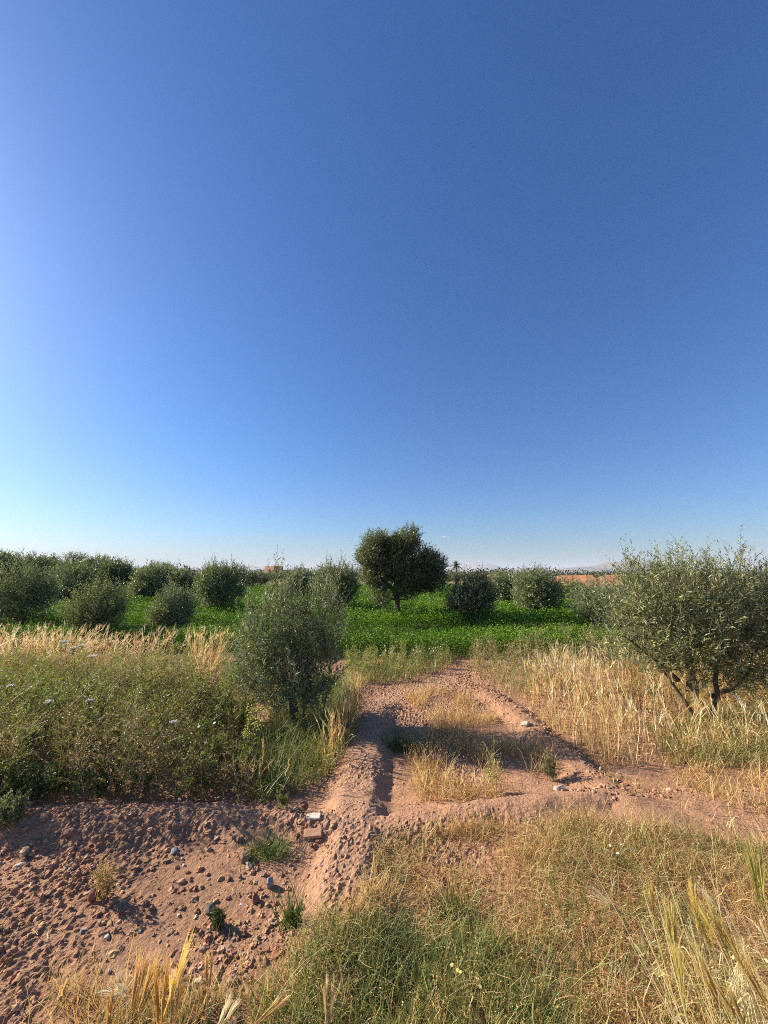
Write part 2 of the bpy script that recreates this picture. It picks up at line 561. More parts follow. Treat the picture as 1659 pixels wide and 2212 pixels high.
def olive(name, loc, stems, lobes, n_twigs, per, leafL, leafW, seed, up=0.8, twigL=0.28, cols=OL_A, wts=(3, 4, 2, 2), trunk_r=0.03,
          n_branch=60, shell=0.45, trunk_col=(0.16, 0.13, 0.10), stray=0.06, sprigs=0, droop=0.0):
    """an Empty at the foot; children trunk and crown. stems: end points; lobes: (cx,cy,cz,rx,ry,rz)."""
    rng = Rg(seed)
    root = empty(name, loc)
    lob = np.array(lobes, float)
    vol = lob[:, 3] * lob[:, 4] * lob[:, 5]
    k = rng.choice(len(lob), n_twigs, p=vol / vol.sum())
    u = unit(rng.normal(size=(n_twigs, 3)))
    r = (shell + (1 - shell) * rng.random(n_twigs) ** 0.6)
    lump = 0.62 + 0.42 * vnoise(u[:, 0] * 2.6 + 10 + 3 * k, u[:, 1] * 2.6 + u[:, 2] * 1.9 + 5, seed) + 0.26 * vnoise(u[:, 0] * 6 + u[:, 2] * 4 + 30 + 3 * k, u[:, 1] * 6 - u[:, 2] * 3 + 5, seed + 1)
    inner = rng.random(n_twigs) < 0.25
    r = np.where(inner, r * 0.6, r) * lump
    st = rng.random(n_twigs) < stray
    r = np.where(st, r * (1.08 + 0.22 * rng.random(n_twigs)), r)
    P = lob[k, :3] + u * lob[k, 3:] * r[:, None]
    D = unit(u * 0.55 + np.array([0, 0, up]) + rng.normal(size=(n_twigs, 3)) * 0.35 - np.array([0, 0, droop]) * (u[:, 2:3] < 0))
    TL = twigL * (0.6 + 0.8 * rng.random(n_twigs))
    if sprigs:
        # long upright shoots breaking the outline on top
        j = rng.choice(n_twigs, sprigs)
        hi = P[:, 2] > np.quantile(P[:, 2], 0.80)
        j = np.where(hi)[0]
        j = rng.choice(j, min(sprigs, len(j)), replace=False)
        TL[j] *= 1.35
        D[j] = unit(np.array([0, 0, 1.3]) + rng.normal(size=(len(j), 3)) * 0.28)
        P[j] += D[j] * 0.25 * twigL
    P = P - D * TL[:, None] * 0.4
    P[:, 2] = np.maximum(P[:, 2], 0.05)
    # leaves along each twig
    t = (np.arange(per) + 0.5) / per
    n = n_twigs * per
    base = (P[:, None] + D[:, None] * (TL[:, None] * t[None])[..., None]).reshape(-1, 3)
    d = np.repeat(D, per, axis=0)
    pr = perp(d, rng)
    ld = unit(d * 0.75 + pr * 0.75 + rng.normal(size=(n, 3)) * 0.15)
    nn = unit(np.repeat(u, per, axis=0) * 0.9 + np.array([0, 0, 0.6]) + rng.normal(size=(n, 3)) * 0.6)
    sz = np.tile(1 - 0.35 * np.abs(t - 0.4) * 2, n_twigs) * (0.7 + 0.6 * rng.random(n))
    tw = pick(rng, n_twigs, cols, wts, 0.2)
    C = np.repeat(tw, per, axis=0) * (1 + 0.15 * rng.normal(size=(n, 1)))
    g = Geo()
    g.add(*leaves(base, ld, leafL * sz, leafW * sz, nn, np.clip(C, 0.01, 0.6)))
    g.obj("crown", M_OLIVE, root)
    # stems, limbs and twigs
    w = Geo()
    nodes = []
    tc = np.array(trunk_col)
    for s in stems:
        p0 = np.array(s[0], float); p1 = np.array(s[1], float)
        rr = s[2] if len(s) > 2 else trunk_r
        c = curve(p0, p1, rng.normal(size=3) * 0.05 * np.linalg.norm(p1 - p0), 8, rng, rr * 0.35)
        c[0] = p0
        tr = rr * np.linspace(1.15, 0.35, 8)
        tr[0] *= 1.25
        V, F = tube(c, tr, 7, 0.10, rng)
        cc = np.array(s[3]) if len(s) > 3 else tc
        w.add(V, F, cc)
        nodes += [c[i] for i in range(2, 8)]
    nodes = np.array(nodes)
    for i in rng.choice(n_twigs, min(n_branch, n_twigs), replace=False):
        q = P[i]
        below = nodes[:, 2] < q[2] + 0.05
        dd = np.linalg.norm(nodes - q, axis=1) + np.where(below, 0, 5)
        a = nodes[np.argmin(dd)]
        c = curve(a, q, np.array([0, 0, 0.06]) * np.linalg.norm(q - a), 4, rng, 0.01)
        V, F = tube(c, trunk_r * np.linspace(0.32, 0.10, 4), 4)
        w.add(V, F, tc)
    side = perp(D, rng)
    V, F, C2 = ribbons(P, D, TL, np.full(n_twigs, max(0.004, leafW * 0.35)), np.zeros_like(P), side, np.tile(np.array([0.13, 0.13, 0.08]), (n_twigs, 1)), None, 1)
    w.add(V, F, C2)
    w.obj("trunk", M_BARK, root)
    return root


def gz(x, y):
    return float(height(np.array([x]), np.array([y]), False)[0])


def olives():
    # the young tree left of the path
    b = ground_at(636, 1556, 0.0); z = gz(*b)
    t = olive("olive_tree", (b[0], b[1], z),
              [((0, 0, -0.03), (-0.30, 0.02, 0.75), 0.026), ((0.08, 0.12, -0.03), (0.02, 0.12, 0.9), 0.013), ((0.17, 0.06, -0.03), (0.07, 0.1, 0.6), 0.012, (0.36, 0.31, 0.26)),
               ((0.27, 0.12, -0.03), (0.36, 0.2, 0.8), 0.011), ((0.02, 0.02, 0.12), (-0.1, 0.0, 1.15), 0.016)],
              [(-0.40, 0.0, 0.92, 0.33, 0.34, 0.42), (-0.08, 0.05, 1.05, 0.33, 0.36, 0.46), (0.30, 0.15, 1.06, 0.24, 0.27, 0.48), (0.1, 0.1, 0.78, 0.30, 0.32, 0.36), (-0.48, 0.0, 0.55, 0.33, 0.33, 0.30), (-0.08, 0.0, 0.50, 0.42, 0.38, 0.30), (0.26, 0.1, 0.52, 0.27, 0.28, 0.32), (0.02, 0.05, 0.30, 0.36, 0.32, 0.16), (-0.24, 0.0, 1.42, 0.13, 0.13, 0.24), (-0.62, 0.0, 1.05, 0.13, 0.14, 0.26)],
              1400, 12, 0.066, 0.0145, 201, up=0.9, twigL=0.28, stray=0.07, sprigs=130, trunk_r=0.02,
              cols=[(0.20, 0.235, 0.105), (0.27, 0.30, 0.155), (0.35, 0.36, 0.21), (0.125, 0.155, 0.065)])
    tag(t, "young olive with leaning trunk and thin stems, left of the dirt path", "tree", "olive trees")
    # right-hand tree
    b = ground_at(1520, 1553, 0.0); z = gz(*b)
    t = olive("olive_tree", (b[0], b[1], z),
              [((-0.05, 0, -0.03), (-0.55, 0.1, 0.85), 0.026), ((0.0, 0.05, -0.03), (0.0, 0.15, 1.2), 0.027), ((0.08, 0, -0.03), (0.30, 0.05, 1.1), 0.034),
               ((-0.12, 0, 0.35), (0.1, 0.1, 0.95), 0.026), ((0.12, 0, 0.3), (0.75, 0.1, 0.75), 0.024), ((-0.2, 0.05, 0.45), (-0.8, 0.0, 0.95), 0.022)],
              [(-0.58, 0.05, 1.38, 0.34, 0.46, 0.46), (-0.50, 0.0, 0.90, 0.44, 0.50, 0.42), (-0.2, 0.1, 1.32, 0.50, 0.60, 0.50), (0.25, 0.1, 1.42, 0.50, 0.60, 0.50), (0.0, -0.1, 0.9, 0.60, 0.55, 0.40), (0.7, 0.1, 1.3, 0.45, 0.60, 0.50), (0.65, 0.0, 0.8, 0.55, 0.55, 0.40), (1.15, 0.1, 1.1, 0.45, 0.60, 0.55), (0.15, -0.12, 0.62, 0.65, 0.45, 0.20)],
              2350, 12, 0.070, 0.0155, 202, up=0.75, twigL=0.29, stray=0.06, sprigs=150, trunk_r=0.03,
              cols=[(0.175, 0.195, 0.065), (0.235, 0.25, 0.095), (0.30, 0.30, 0.145), (0.11, 0.125, 0.042)], trunk_col=(0.12, 0.092, 0.066))
    tag(t, "broad olive with splayed trunks standing behind the tall golden barley, cut by the picture's edge", "tree", "olive trees")
    # the tallest tree
    b = np.array([0.41, 12.8])
    t = olive("olive_tree", (b[0], b[1], 0),
              [((0.03, 0, -0.05), (-0.05, 0, 1.25), 0.115), ((-0.02, 0, 0.95), (-0.75, 0.1, 1.9), 0.06), ((0.0, 0, 1.0), (0.3, 0.1, 2.5), 0.07), ((0.02, 0, 0.9), (0.95, 0, 1.6), 0.06), ((0, 0, 1.0), (-0.2, 0.4, 2.4), 0.06)],
              [(-0.85, 0, 2.15, 0.50, 0.7, 0.62), (-0.58, 0, 2.58, 0.46, 0.6, 0.42), (0.0, 0.1, 2.42, 0.50, 0.7, 0.50), (0.42, 0.1, 2.68, 0.44, 0.6, 0.48), (0.85, 0.1, 2.0, 0.52, 0.7, 0.45), (1.25, 0.1, 1.82, 0.42, 0.6, 0.48), (1.2, 0.0, 1.35, 0.46, 0.6, 0.42), (0.7, 0.0, 1.42, 0.52, 0.7, 0.5), (-0.1, 0, 1.75, 0.58, 0.75, 0.5), (-0.7, -0.1, 1.5, 0.5, 0.6, 0.42), (-0.48, -0.3, 0.95, 0.38, 0.4, 0.42), (0.3, -0.2, 1.12, 0.42, 0.5, 0.36)],
              5600, 8, 0.10, 0.030, 203, up=0.45, twigL=0.34, stray=0.05, sprigs=90, trunk_r=0.08, n_branch=110, shell=0.5,
              cols=[(0.09, 0.104, 0.035), (0.13, 0.143, 0.052), (0.19, 0.195, 0.085), (0.058, 0.068, 0.025)], trunk_col=(0.12, 0.085, 0.06))
    tag(t, "tallest olive, a single thick trunk rising out of the green crop above the horizon", "tree", "olive trees")

    DK = [(0.062, 0.077, 0.035), (0.088, 0.104, 0.048), (0.044, 0.056, 0.025), (0.125, 0.131, 0.065)]
    GR = [(0.158, 0.194, 0.086), (0.216, 0.245, 0.115), (0.115, 0.144, 0.06), (0.302, 0.317, 0.173)]
    LG = [(0.189, 0.216, 0.063), (0.253, 0.265, 0.089), (0.14, 0.158, 0.051), (0.316, 0.316, 0.127)]
    # px, base distance, width, height, colours, upness, seed, leaf length, label
    mid = [
        (1010, 11.9, 1.55, 1.45, DK, 0.8, 11, "olive bush with leaves coloured dark for shade in the crop, right beside the tallest tree"),  # dark leaf palette stands in for the tallest tree's shade on this bush
        (1152, 14.5, 1.95, 1.72, GR, 0.6, 12, "round grey-green olive bush standing left of the red mud wall"),
        (1078, 17.5, 1.6, 1.5, GR, 0.7, 13, "dull green olive bush half hidden between the shaded bush and the round grey one"),
        (1226, 18.0, 1.4, 1.15, LG, 0.5, 14, "small pale olive bush in front of the mud wall's left end"),
        (1282, 11.6, 1.45, 1.28, GR, 0.4, 15, "low olive bush below the mud wall, touching the broad tree's left side"),
        (1335, 9.6, 0.95, 0.95, DK, 0.5, 16, "dark low olive bush tucked behind the broad tree's left side"),
        (728, 15.2, 1.75, 2.0, GR, 0.8, 17, "leafy olive just behind the young tree's right shoulder"),
        (62, 11.0, 1.65, 1.95, GR, 0.6, 18, "grey olive bush in the crop behind the barley, nearest the left edge"),
        (225, 9.7, 1.45, 1.42, LG, 1.3, 19, "pale broom-like olive bush with upright shoots behind the left barley"),
        (384, 11.0, 1.2, 1.22, GR, 0.6, 20, "small silvery olive bush standing alone between two green strips"),
        (480, 15.0, 1.95, 2.0, GR, 0.8, 21, "tall olive bush behind the young tree's left side with spiky top"),
        (412, 17.5, 1.7, 1.75, DK, 0.6, 22, "dark olive bush right behind the small silvery one"),
        (340, 20.0, 2.3, 2.05, GR, 0.5, 23, "domed olive bush third in the left row behind the silvery bush"),
        (255, 23.0, 2.6, 2.35, DK, 0.5, 24, "dark domed olive behind the broom-like bush"),
        (160, 18.0, 2.1, 2.05, GR, 0.5, 25, "olive bush between the grey edge bush and the broom-like bush"),
        (12, 19.0, 2.4, 2.75, DK, 0.5, 26, "high dark olive rising behind the grey bush at the left edge"),
        (90, 25.0, 2.8, 2.75, DK, 0.6, 27, "dark olive below and left of the rust-coloured dead crown"),
        (650, 21.0, 1.9, 1.75, GR, 0.6, 28, "olive seen over the young tree's crown, in front of the far row"),
        (1375, 19.0, 1.8, 1.3, GR, 0.5, 29, "olive bush behind the broad tree, against the mud wall"),
        (1640, 8.6, 1.3, 1.6, DK, 0.6, 30, "dark olive behind the broad tree at the right picture edge"),
    ]
    for px, y, wd, ht, cols, up, sd, label in mid:
        x = (px - 829.5) / FPX * y
        rng = Rg(sd)
        rx = wd / 2
        rx *= 1.0 if px < 600 else 1.1; ht *= 1.0 if px < 600 else 1.05
        lb = [(0, 0, ht * 0.50, rx * 0.9, rx * 0.9, ht * 0.46)]
        for j in range(4):
            a = rng.random() * 6.28
            q = 0.35 + 0.25 * rng.random()
            lb.append((math.cos(a) * rx * q, math.sin(a) * rx * q, ht * (0.28 + 0.42 * rng.random()), rx * 0.55, rx * 0.55, ht * 0.27))
        area = wd * wd
        nt = int(820 * (0.5 + area / 2.2) * min(1.0, 13 / y))
        f = max(1.0, y / 11)
        t = olive("olive_bush", (x, y, 0),
                  [((0.05, 0, -0.05), (-0.2 * wd, 0, ht * 0.6), 0.03), ((-0.05, 0, -0.05), (0.2 * wd, 0.1, ht * 0.6), 0.03), ((0, 0.05, -0.05), (0.0, 0.1, ht * 0.75), 0.035)],
                  lb, nt, 8, 0.095 * f, 0.026 * f, 300 + sd, up=up, twigL=0.32 * (1 + 0.25 * up), cols=cols, stray=0.08, sprigs=int(60 * wd), trunk_r=0.025, n_branch=18, shell=0.5)
        tag(t, label, "bush", "olive bushes in the crop")
    # the dead crown
    x = (168 - 829.5) / FPX * 30
    t = olive("dead_tree", (x, 30, 0), [((0, 0, -0.1), (-0.2, 0, 2.9), 0.07), ((0, 0, 1.6), (0.7, 0, 3.1), 0.05), ((0, 0, 1.6), (-0.8, 0, 3.0), 0.05)],
              [(0, 0, 2.9, 1.0, 0.8, 0.32)], 150, 5, 0.14, 0.04, 411, up=0.5, twigL=0.4, cols=[(0.17, 0.09, 0.05), (0.24, 0.13, 0.07)], wts=(1, 1), n_branch=60)
    tag(t, "rust-brown withered tree crown poking above the left olives", "tree")


olives()


# far orchard: four grown trees, copied
def far_orchard():
    protos = []
    for s in range(4):
        rng = Rg(500 + s)
        h = 2.5 + 0.35 * s * 0.5
        t = olive("olive_tree", (0, 0, -50), [((0, 0, -0.1), (0.05, 0, 1.2), 0.09), ((0, 0, 0.7), (0.5, 0, 1.6), 0.05), ((0, 0, 0.7), (-0.5, 0, 1.6), 0.05)],
                  [(0, 0, h * 0.62, 1.15, 1.1, h * 0.33), (0.5, 0.2, h * 0.55, 0.8, 0.8, h * 0.28), (-0.5, -0.2, h * 0.57, 0.8, 0.8, h * 0.3)],
                  520, 7, 0.19, 0.06, 520 + s, up=0.5, twigL=0.45, n_branch=10, sprigs=30, stray=0.07,
                  cols=[(0.075, 0.09, 0.04), (0.105, 0.12, 0.055), (0.15, 0.16, 0.08), (0.05, 0.06, 0.028)])
        protos.append(t)
    rng = Rg(77)
    spots = []
    # dense left treeline
    for row, (yy, x0, x1, st) in enumerate(((30, -36, -10, 2.3), (36, -44, -9.5, 2.5), (43, -52, -8.5, 2.7), (52, -62, -12, 3.2))):
        x = x0
        while x < x1:
            spots.append((x + rng.normal() * 0.3, yy + rng.normal() * 0.6, 0.86 + 0.2 * rng.random() + (0.14 if x < -0.72 * yy else (-0.06 if x < -0.53 * yy else -0.26)), "left"))
            x += st
    # the row across the middle
    for yy in (44, 49.5, 55):
        x = -13.5
        while x < 1.5:
            spots.append((x + rng.normal() * 0.3, yy + rng.normal() * 0.5, 0.60 + 0.08 * rng.random(), "mid"))
            x += 2.6
    for yy in (46, 54, 62):
        x = 2.2
        while x < 15 + (yy - 46) * 0.3:
            spots.append((x + rng.normal() * 0.4, yy + rng.normal() * 0.6, 0.62 + 0.1 * rng.random(), "right"))
            x += 3.0
    used = [False] * 4
    txt = {"left": "dark olive in the packed rows along the left skyline",
           "mid": "small far olive with bare trunk in the even middle row above dry yellow soil",
           "right": "low far olive in the rows behind the round grey bush, below the hills"}
    grp = {"left": "olives packed along the left skyline", "mid": "far olives in the middle row", "right": "low far olives before the hills"}
    for i, (x, y, sc, g) in enumerate(spots):
        k = i % 4
        if not used[k]:
            o = protos[k]; used[k] = True
        else:
            o = protos[k].copy(); COL.objects.link(o)
            for ch in protos[k].children:
                c = ch.copy(); COL.objects.link(c); c.parent = o
        o.location = (x, y, 0); o.rotation_euler = (0, 0, rng.random() * 6.28)
        o.scale = (sc * (0.95 + 0.2 * rng.random()), sc, sc)
        tag(o, txt[g], "tree", grp[g])


far_orchard()


# ------------------------------------------------------------------ green crop
def crop():
    rng = Rg(600); g = Geo()
    CC = [(0.115, 0.215, 0.012), (0.155, 0.265, 0.019), (0.07, 0.155, 0.011), (0.18, 0.31, 0.032)]
    right_edge = lambda y: 4.6 + (y - 8) * 0.9

    def bed(x, y):
        """canopy height: strips separated by low furrows, ragged front edge"""
        f0 = 7.75 + 0.35 * fbm(x * 0.7, x * 0.0 + 3, 71, 3) - 0.0 * x
        f0 = np.where(x < -2.5, 8.35 + 0.3 * fbm(x * 0.7, x * 0, 72, 2), f0)
        f0 = np.where(x > 1.6, f0 + 0.10 * (x - 1.6), f0)
        h = 0.40 + 0.10 * sm(10, 12, y) + 0.14 * (fbm(x * 1.1, y * 1.1, 73, 3) - 0.5)
        h = h * sm(0, 0.09, y - f0)
        for yc, wdt in ((10.45, 0.80), (13.7, 0.5), (17.0, 0.55), (21, 0.6), (25.5, 0.7), (30, 0.8)):
            yy = yc + 0.12 * np.sin(x * 0.6 + yc) + 0.02 * x
            h = h * (0.10 + 0.90 * sm(wdt * 0.93, wdt * 1.05, np.abs(y - yy)))
        return h

    def layer(y0, y1, dens, L, hs):
        dens = dens * 1.7
        xr0, xr1 = -1.08 * y1 - 2, 1.08 * y1
        n = int((y1 - y0) * (xr1 - xr0) * dens)
        x = xr0 + rng.random(n) * (xr1 - xr0); y = y0 + rng.random(n) * (y1 - y0)
        ok = (np.abs(x) < 1.07 * y + 1.0) & (x < right_edge(y))
        x, y = x[ok], y[ok]
        h = bed(x, y); ok = h > 0.05
        x, y, h = x[ok], y[ok], h[ok]; n = len(x)
        tuft = 0.55 + 0.45 * vnoise(x * 7, y * 7, 75) + 0.4 * vnoise(x * 16, y * 16, 78)
        zz = h * tuft * (1 - 0.9 * rng.random(n) ** 1.5)
        P = np.column_stack([x, y, zz + height(x, y, False)])
        D = unit(np.column_stack([rng.normal(size=(n, 2)), 0.35 + 0.4 * rng.normal(size=n)]))
        N = unit(np.array([0, 0, 1.0]) + rng.normal(size=(n, 3)) * 0.55)
        C = pick(rng, n, CC, [4, 4, 3, 2], 0.2)
        C *= (0.72 + 0.65 * fbm(x * 0.8, y * 0.8, 76, 3))[:, None]
        s = L * (0.65 + 0.7 * rng.random(n))
        g.add(*leaves(P, D, s, s * 0.62, N, np.clip(C, 0.006, 0.5), 0.2, 0.55))

    layer(7.6, 11.5, 2300, 0.037, 1)
    layer(11.5, 17, 950, 0.048, 1)
    layer(17, 26, 240, 0.075, 1)
    layer(26, 38, 90, 0.12, 1)
    stuff(g.obj("green_crop", M_CROP), "bright green leafy fodder crop growing in strips between the olives", "crop")


crop()


# ------------------------------------------------------------------ grasses
STRAW = [(0.66, 0.48, 0.21), (0.56, 0.37, 0.14), (0.76, 0.61, 0.33), (0.38, 0.22, 0.085)]
GREEN = [(0.17, 0.22, 0.055), (0.23, 0.27, 0.085), (0.12, 0.165, 0.04), (0.35, 0.34, 0.14)]


def blades(g, q, hmin, hmax, W, cols, wts, rng, lean=0.35, bend=0.5, nseg=3, crook=0.0, sunk=0.0, zfun=None):
    n = len(q)
    P = on_ground(q)
    P[:, 2] -= 0.005 + sunk
    a = rng.random(n) * 6.283
    ln = lean * rng.random(n)
    D = unit(np.column_stack([np.cos(a) * ln, np.sin(a) * ln, np.ones(n)]))
    b = a + rng.normal(size=n) * 0.8
    B = np.column_stack([np.cos(b), np.sin(b), -0.5 * np.ones(n)]) * (bend * rng.random(n))[:, None]
    L = hmin + (hmax - hmin) * rng.random(n) ** 1.4
    s = a + np.pi / 2 + rng.normal(size=n) * 0.9
    side = np.column_stack([np.cos(s), np.sin(s), np.zeros(n)])
    C = pick(rng, n, cols, wts)
    K = np.cumsum(rng.normal(size=(n, nseg, 3)) * crook, axis=1) if crook else None
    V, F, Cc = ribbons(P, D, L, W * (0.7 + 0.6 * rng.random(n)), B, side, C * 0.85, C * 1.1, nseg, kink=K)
    g.add(V, F, np.clip(Cc, 0.005, 0.9))
    tips = P + D * L[:, None] + B * L[:, None] + (K[:, -1] * L[:, None] if crook else 0)
    return tips, D, C


def flecks(g, P, size, cols, wts, rng, spread=0.0, k=1):
    P = np.repeat(P, k, axis=0)
    n = len(P)
    P = P + rng.normal(size=(n, 3)) * spread
    D = unit(rng.normal(size=(n, 3)) + np.array([0, 0, 0.4])); N = unit(rng.normal(size=(n, 3)))
    s = size * (0.6 + 0.8 * rng.random(n))
    g.add(*leaves(P, D, s, s * 0.42, N, pick(rng, n, cols, wts)))


Z_FORE = poly([(812, 1815), (1000, 1785), (1250, 1772), (1420, 1795), (1560, 1830), (1900, 1850), (2100, 2600), (560, 2700), (500, 2330), (560, 2160), (640, 2030), (770, 1985), (808, 1890)])
Z_FOREGREEN = poly([(560, 2150), (640, 2060), (850, 2010), (1100, 2020), (1290, 2080), (1330, 2250), (1300, 2700), (450, 2700)])
Z_BOTLEFT = poly([(-150, 2110), (150, 2120), (420, 2150), (600, 2130), (620, 2700), (-400, 2700)])
Z_RSOIL = poly([(1290, 1668), (1450, 1650), (1750, 1640), (1950, 1860), (1560, 1835), (1400, 1790)])


def dens_keep(q, rng, sc, lo, hi, seed, floor=0.1):
    m = sm(lo, hi, fbm(q[:, 0] * sc, q[:, 1] * sc, seed, 3))
    return q[rng.random(len(q)) < floor + (1 - floor) * m]


def foreground_grass():
    # dry grass
    rng = Rg(700); g = Geo()
    q = dens_keep(sample(Z_FORE, 38000, rng), rng, 3.2, 0.46, 0.62, 81, 0.05)
    gm = sm(0.40, 0.62, fbm(q[:, 0] * 1.5, q[:, 1] * 1.5, 83, 3)) * 0.5
    isg = inside(q, Z_FOREGREEN)
    green = rng.random(len(q)) < np.where(isg, 0.35, gm * 0.6)
    qd = q[~green]
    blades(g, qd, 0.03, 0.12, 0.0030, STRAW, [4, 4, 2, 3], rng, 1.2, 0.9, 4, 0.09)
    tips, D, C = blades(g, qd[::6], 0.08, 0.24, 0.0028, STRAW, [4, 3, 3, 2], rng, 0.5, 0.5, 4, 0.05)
    flecks(g, tips, 0.0085, STRAW, [4, 3, 1, 2], rng, 0.010, 3)
    # matted litter lying on the soil
    ql = dens_keep(sample(Z_FORE, 16000, rng), rng, 1.7, 0.35, 0.55, 85, 0.2)
    n = len(ql); P = on_ground(ql); P[:, 2] += 0.004 + 0.03 * rng.random(n)
    a = rng.random(n) * 6.283
    D = np.column_stack([np.cos(a), np.sin(a), rng.normal(size=n) * 0.2])
    side = np.column_stack([-np.sin(a), np.cos(a), np.zeros(n)])
    K = np.cumsum(rng.normal(size=(n, 3, 3)) * 0.08, axis=1)
    Cc = pick(rng, n, STRAW, [3, 4, 2, 4])
    g.add(*ribbons(P, D, 0.04 + 0.12 * rng.random(n), np.full(n, 0.003), np.zeros((n, 3)), side, Cc, Cc, 3, kink=K))
    # sparse dry tufts in the hollow between the banks, and on the soil at the right
    Z_HOL = poly([(870, 1500), (1000, 1470), (1080, 1540), (1200, 1640), (1230, 1700), (1000, 1725), (900, 1715), (880, 1620), (940, 1560)])
    q = dens_keep(sample(Z_HOL, 5600, rng), rng, 2.8, 0.46, 0.62, 87, 0.03)
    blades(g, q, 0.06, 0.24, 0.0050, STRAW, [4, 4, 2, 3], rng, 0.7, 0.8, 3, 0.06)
    tips, D, C = blades(g, q[::4], 0.1, 0.3, 0.004, STRAW, [4, 4, 3, 1], rng, 0.5, 0.6, 3, 0.06)
    flecks(g, tips, 0.011, STRAW, [4, 3, 1, 2], rng, 0.012, 3)
    q = dens_keep(sample(Z_RSOIL, 5000, rng), rng, 2.0, 0.45, 0.62, 88, 0.06)
    blades(g, q, 0.05, 0.2, 0.0042, STRAW, [4, 4, 2, 3], rng, 0.7, 0.8, 3, 0.06)
    q = dens_keep(sample(Z_BOTLEFT, 5200, rng), rng, 2.6, 0.46, 0.6, 89, 0.04)
    blades(g, q, 0.06, 0.22, 0.0026, STRAW, [4, 4, 3, 2], rng, 0.6, 0.7, 3, 0.05)
    # straw bits blown over the bare earth
    for pg_, n_ in ((Z_CLOD, 420), (Z_MID, 160), (Z_RSOIL, 200)):
        q = sample(pg_, n_, rng); P = on_ground(q); P[:, 2] += 0.006
        a = rng.random(n_) * 6.283
        D = np.column_stack([np.cos(a), np.sin(a), rng.normal(size=n_) * 0.12])
        side = np.column_stack([-np.sin(a), np.cos(a), np.zeros(n_)])
        K = np.cumsum(rng.normal(size=(n_, 3, 3)) * 0.06, axis=1)
        Cc = pick(rng, n_, STRAW, [4, 3, 3, 1])
        g.add(*ribbons(P, D, 0.015 + 0.07 * rng.random(n_) ** 2, np.full(n_, 0.0028), np.zeros((n_, 3)), side, Cc, Cc, 3, kink=K))
    stuff(g.obj("dry_grass", M_STRAW), "short crinkled straw-coloured dry grass over the near ground right of the path", "grass")
    # green grass
    g = Geo(); rng = Rg(710)
    q = dens_keep(sample(Z_FOREGREEN, 8500, rng), rng, 2.2, 0.38, 0.56, 91, 0.12)
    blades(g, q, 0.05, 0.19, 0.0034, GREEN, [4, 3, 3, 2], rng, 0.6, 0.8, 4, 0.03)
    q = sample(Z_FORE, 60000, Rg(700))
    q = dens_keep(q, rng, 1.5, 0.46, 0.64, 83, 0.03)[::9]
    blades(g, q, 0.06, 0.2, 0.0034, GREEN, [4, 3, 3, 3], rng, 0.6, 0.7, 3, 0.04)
    q = dens_keep(sample(Z_BOTLEFT, 2500, rng), rng, 2.6, 0.46, 0.6, 92, 0.03)
    blades(g, q, 0.05, 0.16, 0.003, GREEN, [4, 3, 3, 3], rng, 0.6, 0.7, 3, 0.04)
    stuff(g.obj("green_grass", M_GRASS), "fresh green grass blades mixed into the dry grass at the bottom middle", "grass")


foreground_grass()


# ------------------------------------------------------------------ weeds on the left
def bushy(g, q, hmin, hmax, rng, stemc, cols, wts, br=14, fl=6, fs=0.016, spread=0.5, W=0.003, hs=None):
    n = len(q)
    P = on_ground(q)
    H = hmin + (hmax - hmin) * rng.random(n)
    if hs is not None:
        H = H * hs
    a = rng.random(n) * 6.283; l = 0.25 * rng.random(n)
    D = unit(np.column_stack([np.cos(a) * l, np.sin(a) * l, np.ones(n)]))
    cs = pick(rng, n, stemc, [1] * len(stemc))
    g.add(*ribbons(P, D, H, np.full(n, W * 1.3), np.zeros((n, 3)), perp(D, rng), cs, cs, 2, tip=0.5))
    t = 0.15 + 0.85 * rng.random((n, br))
    p = (P[:, None] + D[:, None] * (H[:, None] * t)[..., None]).reshape(-1, 3)
    m = n * br
    a = rng.random(m) * 6.283
    d = unit(np.column_stack([np.cos(a) * spread, np.sin(a) * spread, 0.35 + 0.5 * rng.random(m)]))
    L = np.repeat(H, br) * (0.15 + 0.25 * rng.random(m))
    c = np.repeat(cs, br, axis=0)
    B = rng.normal(size=(m, 3)) * 0.15
    g.add(*ribbons(p, d, L, np.full(m, W), B, perp(d, rng), c, c, 2, tip=0.5))
    tt = 0.2 + 0.8 * rng.random((m, fl))
    fp = (p[:, None] + d[:, None] * (L[:, None] * tt)[..., None] + B[:, None] * (L[:, None] * tt * tt)[..., None]).reshape(-1, 3)
    k = len(fp)
    fd = unit(np.repeat(d, fl, axis=0) * 0.6 + rng.normal(size=(k, 3)) * 0.7)
    s = fs * (0.6 + 0.9 * rng.random(k))
    pc = pick(rng, n, cols, wts)
    C = np.repeat(pc, br * fl, axis=0) * (1 + 0.25 * rng.normal(size=(k, 1)))
    g.add(*leaves(fp, fd, s, s * 0.38, unit(rng.normal(size=(k, 3)) + np.array([0, 0, 0.5])), np.clip(C, 0.01, 0.8)))


Z_WBROWN = poly([(-700, 1785), (-250, 1764), (0, 1758), (200, 1748), (450, 1738), (540, 1728), (565, 1640), (540, 1560), (430, 1520), (250, 1530), (-700, 1580)])
Z_WGREEN = poly([(-700, 1600), (250, 1540), (430, 1530), (560, 1570), (620, 1480), (560, 1450), (400, 1436), (200, 1440), (-700, 1445)])
Z_WGRASS = poly([(545, 1728), (640, 1695), (715, 1655), (755, 1590), (770, 1530), (765, 1480), (700, 1455), (600, 1500), (560, 1600)])
Z_VERGE = poly([(738, 1480), (745, 1425), (860, 1416), (985, 1418), (970, 1440), (880, 1465), (800, 1475)])
Z_VERGER = poly([(1010, 1440), (1020, 1412), (1180, 1400), (1340, 1398), (1400, 1440), (1250, 1450), (1160, 1500), (1120, 1520), (1060, 1480)])


